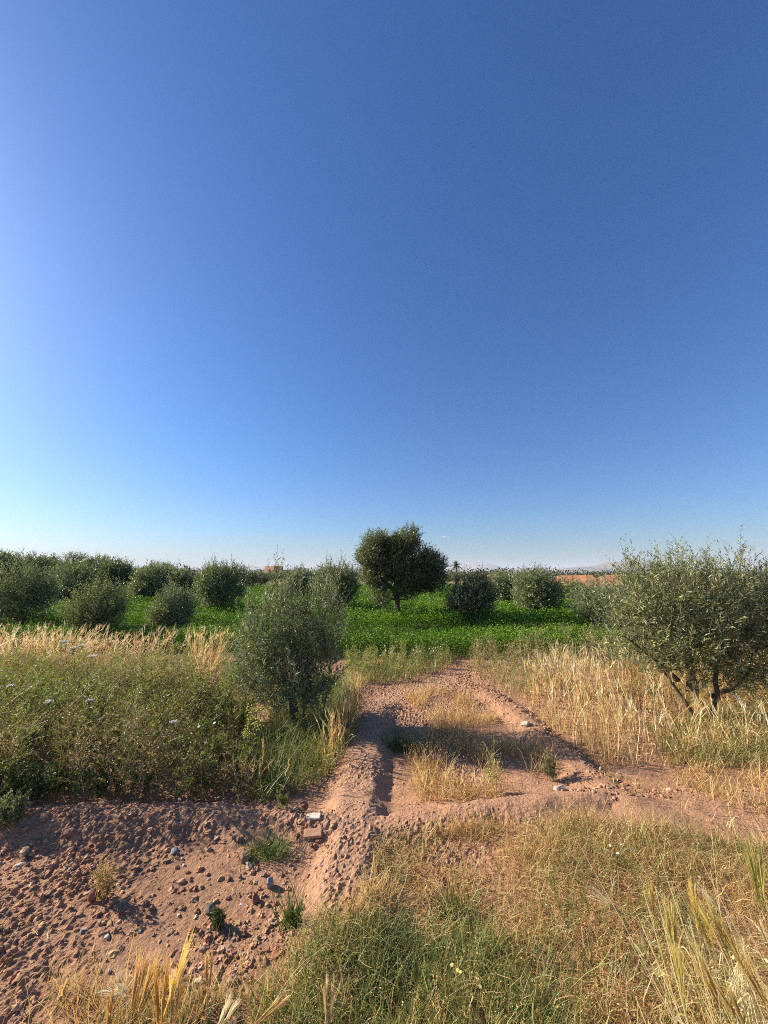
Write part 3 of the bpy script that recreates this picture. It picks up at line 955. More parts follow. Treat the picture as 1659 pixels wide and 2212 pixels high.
def weeds():
    rng = Rg(800); g = Geo()
    BR = [(0.23, 0.165, 0.09), (0.33, 0.25, 0.14), (0.15, 0.11, 0.06), (0.17, 0.17, 0.065)]
    GN = [(0.25, 0.285, 0.07), (0.33, 0.335, 0.11), (0.16, 0.21, 0.052), (0.40, 0.35, 0.155)]
    ST = [(0.30, 0.23, 0.13), (0.2, 0.19, 0.08)]
    q = sample(Z_WBROWN, 820, rng)
    m = fbm(q[:, 0] * 0.9, q[:, 1] * 1.3, 111, 3)
    br = rng.random(len(q)) < sm(0.47, 0.66, m)
    hs = 1 - 0.5 * sm(-2.3, -1.1, q[:, 0])
    tall = 0.72 + 0.5 * vnoise(q[:, 0] * 1.7, q[:, 1] * 1.7, 113)
    bushy(g, q[br], 0.36, 0.72, rng, ST, BR, [4, 2.5, 4, 2], 20, 8, 0.021, 0.7, 0.0030, (hs * tall)[br])
    bushy(g, q[~br], 0.30, 0.62, rng, [(0.16, 0.17, 0.06)], GN[:3] + BR[2:], [3, 2, 4, 2, 3], 18, 8, 0.024, 0.6, 0.003, (hs * tall)[~br])
    bushy(g, sample(Z_WGREEN, 650, rng), 0.26, 0.54, rng, [(0.22, 0.22, 0.09), (0.3, 0.26, 0.13)], GN + BR[:2], [4, 4, 3, 2, 1, 1], 15, 6, 0.022)
    # dark leafy weeds low at the foot of the bank
    zf = poly([(-500, 1782), (0, 1760), (330, 1745), (330, 1690), (0, 1690), (-500, 1720)])
    bushy(g, sample(zf, 150, rng), 0.12, 0.26, rng, [(0.1, 0.12, 0.04)], [(0.06, 0.09, 0.03), (0.09, 0.12, 0.045)], [1, 1], 14, 6, 0.024)
    bushy(g, sample(Z_VERGE, 110, rng), 0.15, 0.38, rng, ST, GN, [3, 4, 3, 2], 12, 6, 0.026)
    bushy(g, sample(Z_VERGER, 170, rng), 0.25, 0.55, rng, ST, BR[:2] + GN + [(0.42, 0.33, 0.2)], [3, 3, 3, 3, 2, 2, 3], 14, 6, 0.025)
    zb = poly([(1330, 1500), (1500, 1480), (1800, 1480), (1800, 1545), (1560, 1540), (1400, 1530)])
    bushy(g, sample(zb, 120, rng), 0.12, 0.32, rng, ST, [(0.36, 0.24, 0.10), (0.28, 0.24, 0.09), (0.16, 0.19, 0.06)], [3, 3, 2], 12, 5, 0.025)
    stuff(g.obj("weeds", M_GRASS), "tangle of knee-high brown and yellow-green weeds filling the plot left of the path", "weeds")
    # long grass among them
    g = Geo(); rng = Rg(810)
    blades(g, sample(Z_WGRASS, 5600, rng), 0.10, 0.34, 0.0055, GREEN, [4, 4, 2, 3], rng, 0.55, 0.7, 4, 0.02)
    blades(g, sample(Z_WGREEN, 3600, rng), 0.2, 0.55, 0.006, [(0.19, 0.22, 0.07), (0.12, 0.17, 0.05), (0.36, 0.32, 0.14)], [4, 3, 3], rng, 0.4, 0.6, 4, 0.02)
    blades(g, sample(Z_WBROWN, 1500, rng), 0.12, 0.42, 0.005, [(0.19, 0.2, 0.07), (0.12, 0.15, 0.05), (0.3, 0.25, 0.13)], [3, 3, 3], rng, 0.5, 0.7, 4, 0.03)
    blades(g, sample(Z_VERGE, 2000, rng), 0.1, 0.35, 0.007, GREEN + STRAW[:1], [4, 4, 2, 3, 2], rng, 0.5, 0.6, 3, 0.02)
    blades(g, sample(Z_VERGER, 1800, rng), 0.15, 0.45, 0.007, [(0.19, 0.2, 0.07), (0.4, 0.33, 0.15), (0.5, 0.4, 0.2)], [2, 3, 3], rng, 0.5, 0.6, 3, 0.03)
    # low grass at the foot of the right tree
    zg = poly([(1400, 1560), (1560, 1530), (1900, 1530), (1900, 1660), (1560, 1650), (1450, 1640)])
    blades(g, sample(zg, 9000, rng), 0.06, 0.22, 0.006, [(0.32, 0.29, 0.10), (0.22, 0.24, 0.08), (0.5, 0.38, 0.17)], [4, 3, 3], rng, 0.6, 0.8, 3, 0.04)
    stuff(g.obj("long_grass", M_GRASS), "loose green and yellow grass blades under and around the young olive", "grass")


weeds()


# ------------------------------------------------------------------ barley masses
def barley(g, q, hmin, hmax, rng, cols, wts, W=0.006, awn=7, lean=(0.0, 0.0), leanr=0.2, aw=0.0035, droop=0.5):
    n = len(q)
    P = on_ground(q)
    H = hmin + (hmax - hmin) * rng.random(n) ** 0.8
    D = unit(np.column_stack([lean[0] + rng.normal(size=n) * leanr, lean[1] + rng.normal(size=n) * leanr, np.ones(n)]))
    C = pick(rng, n, cols, wts)
    b = rng.random(n) * 6.283
    B = np.column_stack([np.cos(b), np.sin(b), -0.35 * np.ones(n)]) * (droop * rng.random(n) ** 2)[:, None]
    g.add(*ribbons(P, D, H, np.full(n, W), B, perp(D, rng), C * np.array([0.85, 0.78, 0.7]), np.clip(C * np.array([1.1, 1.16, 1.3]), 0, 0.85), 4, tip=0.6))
    tip = P + D * H[:, None] + B * H[:, None]
    ed = unit(D + 2 * B + rng.normal(size=(n, 3)) * 0.12)
    el = 0.05 + 0.03 * rng.random(n)
    for k in range(2):
        g.add(*leaves(tip, ed, el, np.full(n, 0.013), perp(ed, rng), np.clip(C * np.array([1.12, 1.2, 1.4]), 0, 0.85), 0.3, 0.4))
    p = np.repeat(tip + ed * (el * 0.3)[:, None], awn, axis=0) + np.repeat(ed * el[:, None], awn, axis=0) * rng.random((n * awn, 1)) * 0.6
    d = unit(np.repeat(ed, awn, axis=0) + rng.normal(size=(n * awn, 3)) * 0.16)
    L = 0.07 + 0.06 * rng.random(n * awn)
    c = np.repeat(np.clip(C * np.array([1.2, 1.28, 1.5]), 0, 0.85), awn, axis=0)
    g.add(*ribbons(p, d, L, np.full(n * awn, aw), np.zeros_like(p), perp(d, rng), c, c, 1))
    # withered leaf blades
    m = n
    t = 0.15 + 0.55 * rng.random(m)
    p = P + D * (H * t)[:, None]
    a = rng.random(m) * 6.283
    d = unit(np.column_stack([np.cos(a), np.sin(a), 0.9 * np.ones(m)]))
    B = np.column_stack([np.cos(a) * 0.4, np.sin(a) * 0.4, -1.1 * np.ones(m)])
    g.add(*ribbons(p, d, 0.10 + 0.14 * rng.random(m), np.full(m, 0.007), B, perp(d, rng), C * 0.95, C * 0.85, 3))


GOLD = [(0.66, 0.51, 0.25), (0.60, 0.43, 0.19), (0.76, 0.63, 0.37), (0.46, 0.30, 0.12)]


def barley_fields():
    g = Geo(); rng = Rg(900)
    zl = poly([(-900, 1462), (-250, 1452), (60, 1446), (330, 1428), (345, 1405), (100, 1406), (-250, 1408), (-900, 1412)])
    PINK = [(0.72, 0.54, 0.32), (0.62, 0.42, 0.22), (0.80, 0.65, 0.43), (0.50, 0.31, 0.14)]
    ql = sample(zl, 2300, rng)
    ql = ql + rng.normal(size=ql.shape) * np.array([0.35, 0.12])
    hm = 0.7 + 0.5 * vnoise(ql[:, 0] * 1.3, ql[:, 1] * 1.3, 117)
    for lo_, hi_, sel in ((0.26, 0.44, hm < 0.92), (0.34, 0.56, hm >= 0.92)):
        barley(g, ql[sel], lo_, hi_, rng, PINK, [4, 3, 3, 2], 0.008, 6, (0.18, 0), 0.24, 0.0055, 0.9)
    for pts, n in (([(395, 1440), (480, 1436), (478, 1418), (400, 1420)], 70), ([(415, 1490), (455, 1488), (455, 1466), (420, 1466)], 40)):
        barley(g, sample(poly(pts), n, rng), 0.35, 0.58, rng, GOLD, [4, 3, 2, 2], 0.009, 6, (0.1, 0), 0.15, 0.006, 0.5)
    # the edge of the plot beside the path
    ze = poly([(700, 1668), (742, 1625), (772, 1570), (780, 1500), (762, 1500), (740, 1560), (690, 1630)])
    barley(g, sample(ze, 150, rng), 0.18, 0.34, rng, STRAW, [4, 4, 2, 3], 0.006, 3, (0, 0), 0.14, 0.004, 0.3)
    zs = poly([(520, 1735), (640, 1690), (600, 1660), (500, 1700)])
    barley(g, sample(zs, 12, rng), 0.12, 0.26, rng, STRAW, [4, 3, 2, 2], 0.005, 3, (0, 0), 0.2, 0.004, 0.3)
    stuff(g.obj("barley_stand", M_STRAW), "ripe pinkish gold barley in a strip behind the left weeds and along the plot's edge", "barley")
    g = Geo(); rng = Rg(905)
    zr = poly([(1135, 1510), (1160, 1545), (1215, 1592), (1290, 1640), (1400, 1652), (1500, 1640), (1600, 1625), (1750, 1630), (1800, 1570), (1560, 1570), (1480, 1575), (1400, 1550), (1330, 1510), (1270, 1470), (1220, 1450), (1150, 1470)])
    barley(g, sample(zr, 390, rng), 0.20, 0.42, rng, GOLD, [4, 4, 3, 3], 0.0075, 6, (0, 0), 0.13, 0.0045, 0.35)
    # uncut stems standing taller on the far side
    barley(g, sample(poly([(1150, 1500), (1300, 1560), (1480, 1590), (1480, 1560), (1300, 1500), (1200, 1450)]), 70, rng), 0.36, 0.52, rng, GOLD, [4, 2, 4, 1], 0.007, 8, (0, 0), 0.12, 0.005, 0.5)
    barley(g, sample(poly([(1200, 1450), (1340, 1500), (1420, 1460), (1330, 1420)]), 60, rng), 0.26, 0.42, rng, GOLD, [3, 3, 3, 2], 0.008, 6, (0, 0), 0.13, 0.006, 0.4)
    q = dens_keep(sample(zr, 3400, rng), rng, 2.5, 0.40, 0.58, 95, 0.15)
    blades(g, q, 0.08, 0.3, 0.006, GOLD, [4, 4, 2, 4], rng, 0.6, 0.8, 3, 0.05)
    stuff(g.obj("barley_stubble", M_STRAW), "tall ripe golden barley stems in front of the broad right tree", "barley")
    # behind the right tree: dry golden ground cover
    g = Geo(); rng = Rg(907)
    zb = poly([(1290, 1470), (1400, 1420), (1900, 1400), (2200, 1500), (1800, 1555), (1500, 1545), (1380, 1525)])
    blades(g, sample(zb, 9000, rng), 0.08, 0.3, 0.010, [(0.55, 0.36, 0.13), (0.42, 0.26, 0.09), (0.62, 0.46, 0.2), (0.25, 0.25, 0.08)], [4, 3, 2, 2], rng, 0.6, 0.8, 3, 0.04)
    zc = poly([(1330, 1430), (1420, 1390), (1600, 1350), (2200, 1330), (2300, 1420), (1900, 1420)])
    blades(g, sample(zc, 9000, rng), 0.1, 0.4, 0.016, [(0.5, 0.34, 0.13), (0.42, 0.26, 0.09), (0.2, 0.24, 0.07)], [4, 3, 3], rng, 0.6, 0.8, 3, 0.04)
    stuff(g.obj("golden_grass", M_STRAW), "orange gold dry grass under and behind the broad right tree", "grass")


barley_fields()


# ------------------------------------------------------------------ single plants
def tuft(name, px, py, n, hmin, hmax, rad, W, cols, wts, label, cat, seed, lean=0.8, bend=0.7, bush=None):
    rng = Rg(seed)
    b = ground_at(px, py, 0.02)
    q = b + rng.normal(size=(n, 2)) * (rad * (0.35 if bush else 1.0)) * np.array([1.0, 0.7])
    g = Geo()
    if bush:
        bushy(g, q, hmin, hmax, rng, bush, cols, wts, 10, 6, W, 0.6, 0.003)
    else:
        blades(g, q, hmin, hmax, W, cols, wts, rng, lean, bend, 4, 0.02)
    z = gz(*b)
    o = g.obj(name, M_GRASS, None, False, (b[0], b[1], z))
    tag(o, label, cat)


DG = [(0.09, 0.15, 0.035), (0.13, 0.19, 0.05), (0.06, 0.10, 0.025)]
tuft("grass_tuft", 585, 1833, 420, 0.05, 0.14, 0.065, 0.0032, DG + [(0.35, 0.32, 0.14)], [4, 3, 2, 1], "round green grass tuft on bare earth left of the path, below the white brick", "grass tuft", 1001, 0.9, 0.6)
tuft("grass_tuft", 870, 1600, 300, 0.10, 0.26, 0.085, 0.0050, DG, [4, 3, 2], "dark green grass tuft standing in the hollow right of the path", "grass tuft", 1002, 0.6, 0.6)
tuft("grass_tuft", 632, 1985, 110, 0.08, 0.24, 0.025, 0.0040, DG, [2, 2, 3], "spiky dark green tuft where the bare earth meets the dry grass", "grass tuft", 1003, 0.6, 0.4)
tuft("grass_tuft", 975, 1955, 260, 0.05, 0.13, 0.05, 0.0036, [(0.08, 0.12, 0.03), (0.14, 0.15, 0.04)], [2, 1], "small dark olive-green tuft in the middle of the near dry grass", "grass tuft", 1004, 0.8, 0.5)
tuft("weed_plant", 20, 1805, 60, 0.04, 0.13, 0.12, 0.014, [(0.17, 0.20, 0.10), (0.22, 0.24, 0.13), (0.12, 0.15, 0.07)], [2, 2, 1], "bushy grey-green weed on the bank at the left edge", "weed", 1005, bush=[(0.2, 0.2, 0.1)])
tuft("weed_plant", 470, 1985, 12, 0.03, 0.08, 0.04, 0.014, [(0.10, 0.13, 0.05), (0.2, 0.18, 0.08)], [2, 1], "small dark green weed below the blackish stone", "weed", 1006, bush=[(0.2, 0.15, 0.07)])
tuft("weed_plant", 225, 1935, 11, 0.06, 0.19, 0.06, 0.012, [(0.36, 0.25, 0.11), (0.26, 0.2, 0.08)], [2, 1], "dry brown weed on the bare slope, left of the upright red clod", "weed", 1007, bush=[(0.33, 0.22, 0.1)])
tuft("weed_plant", 1065, 1690, 12, 0.15, 0.36, 0.05, 0.014, [(0.42, 0.34, 0.15), (0.2, 0.2, 0.08)], [2, 1], "withered pale weed with bare forks in the hollow near the cross bank", "weed", 1008, bush=[(0.45, 0.36, 0.18)])
tuft("weed_plant", 1190, 1665, 16, 0.08, 0.2, 0.07, 0.014, [(0.12, 0.13, 0.06), (0.16, 0.16, 0.08)], [1, 1], "dull grey-green weed against the right bank, by the grey-pink stone", "weed", 1009, bush=[(0.2, 0.18, 0.09)])
tuft("weed_plant", 610, 1762, 10, 0.05, 0.12, 0.05, 0.012, [(0.14, 0.18, 0.05)], [1], "tiny light green weed at the foot of the large brown clod", "weed", 1010, bush=[(0.2, 0.2, 0.08)])


def mustard():
    rng = Rg(1020)
    b = ground_at(545, 1672, 0); z = gz(*b)
    root = empty("mustard_plant", (b[0], b[1], z))
    st = Geo(); fl = Geo()
    for i in range(9):
        a = rng.random() * 6.28
        p1 = np.array([math.cos(a) * 0.12 * rng.random() + 0.0, math.sin(a) * 0.1, 0.38 + 0.24 * rng.random()])
        c = curve(np.array([0.02 * math.cos(a), 0.02 * math.sin(a), -0.02]), p1, rng.normal(size=3) * 0.02, 5)
        V, F = tube(c, np.linspace(0.004, 0.0018, 5), 4); st.add(V, F, (0.16, 0.19, 0.07))
        n = 16
        P = p1 + rng.normal(size=(n, 3)) * np.array([0.014, 0.014, 0.04])
        fl.add(*leaves(P, unit(rng.normal(size=(n, 3))), np.full(n, 0.017), np.full(n, 0.012), unit(rng.normal(size=(n, 3))), np.tile(np.array([0.62, 0.55, 0.14]), (n, 1))))
    st.obj("stem", M_GRASS, root); fl.obj("blossom", M_PETAL, root)
    tag(root, "pale yellow flowering weed in the left weeds, below the young olive", "wildflower")


mustard()


def umbel(px, py, ztop, r, label, seed, droop=0.0):
    """white flat flower head on a thin stem; (px, py) is where the head is seen"""
    rng = Rg(seed)
    zt = ztop; r = r * 0.75
    q = ground_at(px, py, zt)
    z = gz(*q)
    root = empty("wild_carrot", (q[0], q[1], z))
    h = zt - z
    c = curve(np.array([0.04, 0.03, -0.01]), np.array([0, 0, h]), (0.02, 0.01, 0), 6)
    V, F = tube(c, np.linspace(0.004, 0.002, 6), 4)
    g = Geo(); g.add(V, F, (0.15, 0.19, 0.07)); g.obj("stem", M_GRASS, root)
    g = Geo()
    n = 46
    a = rng.random(n) * 6.28; rr = r * np.sqrt(rng.random(n))
    top = np.column_stack([np.cos(a) * rr, np.sin(a) * rr, h + 0.02 + 0.012 * rng.random(n) - droop * rr])
    base = np.tile(np.array([0, 0, h - 0.005]), (n, 1))
    d = top - base; L = np.linalg.norm(d, axis=1); d = unit(d)
    g.add(*ribbons(base, d, L, np.full(n, 0.0015), np.zeros_like(d), perp(d, rng), np.tile(np.array([0.2, 0.24, 0.1]), (n, 1)), None, 1, tip=0.8))
    k = 5
    P = np.repeat(top, k, axis=0) + rng.normal(size=(n * k, 3)) * np.array([0.006, 0.006, 0.002])
    dd = unit(rng.normal(size=(n * k, 3)) * np.array([1, 1, 0.2]))
    g.add(*leaves(P, dd, np.full(n * k, 0.011), np.full(n * k, 0.009), unit(rng.normal(size=(n * k, 3)) * 0.3 + np.array([0, 0, 1])), np.tile(np.array([0.72, 0.72, 0.66]), (n * k, 1))))
    g.obj("flower_head", M_PETAL, root)
    tag(root, label, "wildflower", "white wild carrot flowers")


umbel(200, 1421, 0.5, 0.075, "largest white umbel flower, standing just below the left barley strip", 1101)
umbel(140, 1389, 0.58, 0.06, "flat white umbel flower at the foot of the barley strip, highest of the left weeds", 1102)
umbel(178, 1398, 0.56, 0.06, "tilted white umbel flower just above and left of the largest one", 1103)
umbel(158, 1403, 0.55, 0.055, "greenish white umbel flower between the highest and the largest one", 1104)
umbel(105, 1522, 0.48, 0.03, "small pale umbel flower deep in the shaded weeds at the left", 1105)
umbel(192, 1520, 0.48, 0.028, "small pale umbel flower right of the other in the shaded weeds", 1106)
umbel(375, 1567, 0.48, 0.024, "tiny white flower over brown weeds, left of the yellow flowering weed", 1107)
umbel(24, 1487, 0.5, 0.03, "small white umbel flower close to the left edge above the shaded weeds", 1108)


def daisies():
    rng = Rg(1130); g = Geo()
    def patch(pg, n, hm, hx, r, yellow):
        q = sample(pg, n, rng); P = on_ground(q)
        H = hm + (hx - hm) * rng.random(n)
        D = unit(np.column_stack([rng.normal(size=(n, 2)) * 0.12, np.ones(n)]))
        cs = np.tile(np.array([0.14, 0.18, 0.06]), (n, 1))
        g.add(*ribbons(P, D, H, np.full(n, 0.004), np.zeros((n, 3)), perp(D, rng), cs, cs, 2, tip=0.7))
        T = P + D * H[:, None]
        k = 8
        up = unit(np.array([-0.2, -0.2, 1.0]) + rng.normal(size=(n, 3)) * 0.3)
        s0 = perp(up, rng); s1 = np.cross(up, s0)
        for j in range(k):
            a = 6.283 * j / k
            d = s0 * math.cos(a) + s1 * math.sin(a)
            c = np.tile(np.array([0.8, 0.79, 0.72]) if not yellow else np.array([0.75, 0.66, 0.25]), (n, 1))
            g.add(*leaves(T, d, np.full(n, r), np.full(n, r * 0.5), up, c, 0.05, 0.6))
        ctr = np.tile(np.array([0.65, 0.45, 0.05]), (n, 1))
        for _ in range(2):
            d = perp(up, rng)
            g.add(*leaves(T - d * r * 0.3 + up * 0.003, d, np.full(n, r * 0.6), np.full(n, r * 0.5), up, ctr, 0.05, 0.5))
    patch(poly([(800, 1450), (835, 1432), (950, 1432), (940, 1455)]), 40, 0.28, 0.42, 0.013, False)
    patch(poly([(1300, 1440), (1400, 1420), (1400, 1450), (1330, 1455)]), 30, 0.35, 0.5, 0.014, True)
    patch(poly([(430, 1400), (470, 1398), (480, 1385), (440, 1385)]), 16, 0.4, 0.5, 0.02, False)
    patch(poly([(1300, 1900), (1380, 1890), (1400, 1930), (1330, 1945)]), 5, 0.12, 0.2, 0.008, False)
    patch(poly([(950, 2170), (1100, 2130), (1130, 2160), (1000, 2210)]), 4, 0.12, 0.2, 0.008, True)
    patch(poly([(0, 1600), (500, 1580), (520, 1700), (0, 1730)]), 14, 0.3, 0.5, 0.014, False)
    stuff(g.obj("daisies", M_PETAL), "scattered tiny white and yellow daisies in the verges and grass", "wildflowers")


daisies()


# ------------------------------------------------------------------ near barley stalks, one by one
def stalk(foot, head, label, seed, colr=(0.60, 0.42, 0.13), awn=0.14, ear=0.075, spread=0.09, n_awn=60, group=None, lean_ear=None, green=0.0):
    """foot (x, y) on the ground, head = (x, y, z) where the ear begins"""
    rng = Rg(seed)
    z = gz(*foot)
    root = empty("barley_stalk", (foot[0], foot[1], z))
    p0 = np.array([0, 0, -0.01]); p1 = np.array(head) - np.array([foot[0], foot[1], z])
    c = curve(p0, p1, (-(p1[0]) * 0.12, -(p1[1]) * 0.12, 0.02), 9)
    V, F = tube(c, np.linspace(0.0019, 0.0011, 9), 5)
    col = np.array(colr)
    sc = col * 0.95 * (1 - green) + np.array([0.2, 0.26, 0.08]) * green
    g = Geo(); g.add(V, F, sc); g.obj("stem", M_STRAW, root)
    # two leaf blades
    n = 3
    g = Geo()
    ks = [2, 4, 6]
    P = c[ks]
    a = rng.random(n) * 6.28
    d = unit(np.column_stack([np.cos(a) * 0.6, np.sin(a) * 0.6, np.ones(n)]))
    B = np.column_stack([np.cos(a) * 0.5, np.sin(a) * 0.5, -1.2 * np.ones(n)])
    cc = np.clip(np.tile(sc * 0.9, (n, 1)) * (1 + 0.15 * rng.normal(size=(n, 1))), 0, 0.8)
    LL = 0.10 + 0.10 * rng.random(n); sd_ = perp(d, rng)
    for i in range(n):
        g = Geo()
        k = slice(i, i + 1)
        g.add(*ribbons(P[k], d[k], LL[k], np.full(1, 0.005), B[k], sd_[k], cc[k], cc[k] * 0.9, 6, tip=0.1))
        g.obj("leaf", M_STRAW, root)
    # ear: two-ranked grains, each with a long bristle
    ed = unit(c[-1] - c[-2]) if lean_ear is None else unit(np.array(lean_ear, float))
    s = perp(ed[None], rng)[0]
    t2 = np.cross(ed, s)
    m = 22
    k = np.arange(m)
    rank = np.where(k % 2 == 0, 1.0, -1.0)
    pos = p1 + ed * (ear * (k / m))[:, None] + s * (rank * 0.0022)[:, None]
    gd = unit(ed + s * (rank * 0.35)[:, None])
    gc = np.clip(np.tile(col * 1.02 * (1 - green * 0.5) + np.array([0.25, 0.3, 0.08]) * green * 0.5, (m, 1)) * (1 + 0.12 * rng.normal(size=(m, 1))), 0, 0.85)
    g = Geo()
    for q in (t2, -t2, s):
        g.add(*leaves(pos, gd, np.full(m, 0.0115), np.full(m, 0.0046), np.tile(q, (m, 1)), gc, 0.35, 0.4))
    g.obj("ear", M_STRAW, root)
    kk = rng.integers(0, m, n_awn)
    P = pos[kk] + gd[kk] * 0.009
    D = unit(ed + s * (rank[kk] * spread)[:, None] + rng.normal(size=(n_awn, 3)) * spread * 0.7)
    L = awn * (0.75 + 0.4 * rng.random(n_awn))
    ac = np.clip(np.tile(col * 1.1, (n_awn, 1)) * (1 + 0.12 * rng.normal(size=(n_awn, 1))), 0, 0.88)
    g = Geo()
    side = perp(D, rng)
    g.add(*ribbons(P, D, L, np.full(n_awn, 0.0015), rng.normal(size=(n_awn, 3)) * 0.03, side, ac, ac, 2, tip=0.35))
    g.add(*ribbons(P, D, L, np.full(n_awn, 0.0015), np.zeros((n_awn, 3)), np.cross(side, D), ac, ac, 2, tip=0.35))
    g.obj("awns", M_STRAW, root)
    tag(root, label, "barley", group)


def see(px, py, depth):
    """point seen at (px, py), depth metres ahead of the eye"""
    u = (px - 829.5) / FPX; v = -(py - 1106) / FPX
    return np.array([u, CP - v * SP, SP + v * CP]) * depth + np.array([0, 0, EYE])


def near_barley():
    G = (0.78, 0.61, 0.25); PALE = (0.82, 0.74, 0.53); OLV = (0.58, 0.51, 0.19); WARM = (0.68, 0.48, 0.20)
    # (ear px, py) start of ear, tip px,py, depth, colour, awn, spread, label
    left = [
        (352, 2200, 408, 2035, 0.86, G, 0.13, 0.06, 0.0, "tallest golden barley ear at the bottom edge left, leaning right over the earth"),
        (345, 2215, 348, 2095, 0.82, (0.60, 0.37, 0.10), 0.12, 0.07, 0.0, "deep gold upright barley ear at the bottom edge, left of the tallest leaning one"),
        (372, 2225, 385, 2095, 0.85, G, 0.12, 0.07, 0.0, "golden barley ear tucked behind the tallest leaning one at the bottom edge"),
        (285, 2185, 310, 2065, 0.95, WARM, 0.12, 0.06, 0.0, "slim straw barley ear pointing straight up beside the white fan-shaped ear"),
        (300, 2190, 345, 2080, 0.93, (0.62, 0.46, 0.18), 0.11, 0.08, 0.0, "loose pale gold barley ear leaning right just behind the slim upright one"),
        (272, 2150, 246, 2122, 1.05, PALE, 0.06, 0.30, 0.0, "bleached white barley ear fanned open, lowest left of the near stalks"),
        (449, 2135, 452, 2072, 1.15, WARM, 0.07, 0.06, 0.0, "short lone barley ear on a thin stem, right of the tall golden cluster"),
        (545, 2222, 608, 2160, 0.92, (0.64, 0.50, 0.24), 0.12, 0.05, 0.0, "barley ear slanting low to the right at the bottom edge over green grass"),
        (708, 2225, 712, 2130, 0.95, (0.62, 0.52, 0.32), 0.10, 0.07, 0.0, "pale barley bristles upright at the bottom edge in the green grass"),
        (232, 2235, 240, 2150, 0.9, (0.50, 0.34, 0.14), 0.10, 0.05, 0.0, "dull brown barley ear leftmost at the bottom edge"),
        (465, 2240, 500, 2170, 0.9, PALE, 0.10, 0.12, 0.0, "ragged whitish barley bristles at the bottom edge below the short lone ear"),
    ]
    right = [
        (1458, 2075, 1448, 1960, 1.05, OLV, 0.10, 0.07, 0.6, "greenish barley ear standing upright, left of the bristly right-hand cluster"),
        (1475, 2150, 1463, 2045, 0.95, OLV, 0.10, 0.08, 0.6, "lower greenish barley ear fanning upright beneath the first upright one"),
        (1508, 2010, 1494, 1905, 1.1, (0.58, 0.45, 0.15), 0.11, 0.08, 0.1, "golden barley ear highest in the right-hand cluster, pointing straight up"),
        (1540, 2050, 1500, 1950, 1.05, (0.52, 0.42, 0.14), 0.12, 0.10, 0.2, "olive gold barley ear leaning left in the middle of the right-hand cluster"),
        (1575, 2075, 1525, 1960, 1.0, OLV, 0.13, 0.10, 0.5, "broad olive-green barley ear leaning left, right of the middle one"),
        (1610, 2105, 1555, 1985, 0.98, (0.46, 0.38, 0.13), 0.13, 0.10, 0.4, "barley ear leaning left with long brownish bristles nearest the cluster's right"),
        (1565, 1975, 1515, 1920, 1.25, PALE, 0.08, 0.16, 0.0, "bleached open barley ear bent over the red earth above the cluster"),
        (1600, 2058, 1590, 2150, 1.1, PALE, 0.09, 0.16, 0.0, "white withered barley ear hanging straight down at the right edge"),
        (1648, 1965, 1628, 1830, 1.1, (0.42, 0.42, 0.12), 0.12, 0.06, 0.6, "green barley ear cut by the right picture edge above the others"),
        (1415, 1985, 1407, 1925, 1.2, (0.52, 0.40, 0.12), 0.06, 0.05, 0.2, "small slim golden barley ear on the tall stem farthest left of the cluster"),
        (1345, 1975, 1275, 1925, 1.35, (0.72, 0.62, 0.40), 0.10, 0.26, 0.0, "pale feathery barley ear lying over to the left above the near dry grass"),
        (1560, 2180, 1500, 2060, 0.9, (0.62, 0.50, 0.2), 0.12, 0.08, 0.1, "straw barley ear leaning left low in the right corner"),
        (1655, 2170, 1590, 2045, 0.9, (0.60, 0.48, 0.2), 0.12, 0.08, 0.1, "straw barley ear leaning left, cut by the bottom right corner"),
        (1610, 2225, 1560, 2130, 0.85, (0.55, 0.44, 0.17), 0.12, 0.08, 0.2, "barley ear at the very bottom right beside the corner one"),
    ]
    i = 0
    for lst, grp, fx in ((left, "near barley at the bottom left", -0.02), (right, "near barley at the bottom right", 0.06)):
        for (ax, ay, bx, by, dep, colr, aw, spr, gr, label) in lst:
            h = see(ax, ay, dep); tip = see(bx, by, dep * 1.02)
            foot = (h[0] + fx + (h[0] - tip[0]) * 1.2, h[1] + 0.02 + (h[1] - tip[1]) * 0.4)
            L = float(np.linalg.norm(tip - h))
            aw2 = max(0.05, L * 0.72)
            e = max(0.03, min(0.08, L * 0.45))
            stalk(foot, tuple(h), label, 1200 + i, colr, aw2, e, spr * 1.25, 44 if spr < 0.14 else 26, grp, tip - h, gr)
            i += 1
    # the leafless and leafy straw crowding their feet
    g = Geo(); rng = Rg(1290)
    pr = np.array([(0.62, 0.70), (1.25, 0.70), (1.75, 1.35), (1.15, 1.45), (0.85, 1.15)])
    q = sample(pr, 420, rng)
    n = len(q); P = on_ground(q)
    D = unit(np.column_stack([-0.28 + rng.normal(size=n) * 0.13, 0.08 + rng.normal(size=n) * 0.1, np.ones(n)]))
    C = pick(rng, n, [(0.68, 0.57, 0.29), (0.58, 0.46, 0.2), (0.76, 0.68, 0.42), (0.36, 0.36, 0.13)], [4, 3, 4, 2])
    L = 0.35 + 0.45 * rng.random(n)
    g.add(*ribbons(P, D, L, np.full(n, 0.0032), rng.normal(size=(n, 3)) * 0.08, perp(D, rng), C, C, 4, tip=0.5))
    p = P + D * (L * (0.4 + 0.5 * rng.random(n)))[:, None]
    a = rng.random(n) * 6.28
    d = unit(np.column_stack([np.cos(a) * 0.7, np.sin(a) * 0.7, np.ones(n)])); B = np.column_stack([np.cos(a) * 0.4, np.sin(a) * 0.4, -1.0 * np.ones(n)])
    g.add(*ribbons(p, d, 0.08 + 0.12 * rng.random(n), np.full(n, 0.005), B, perp(d, rng), C, C * 0.9, 5))
    pl = np.array([(-0.75, 0.75), (-0.30, 0.75), (-0.25, 1.1), (-0.7, 1.1)])
    q = sample(pl, 60, rng); n = len(q); P = on_ground(q)
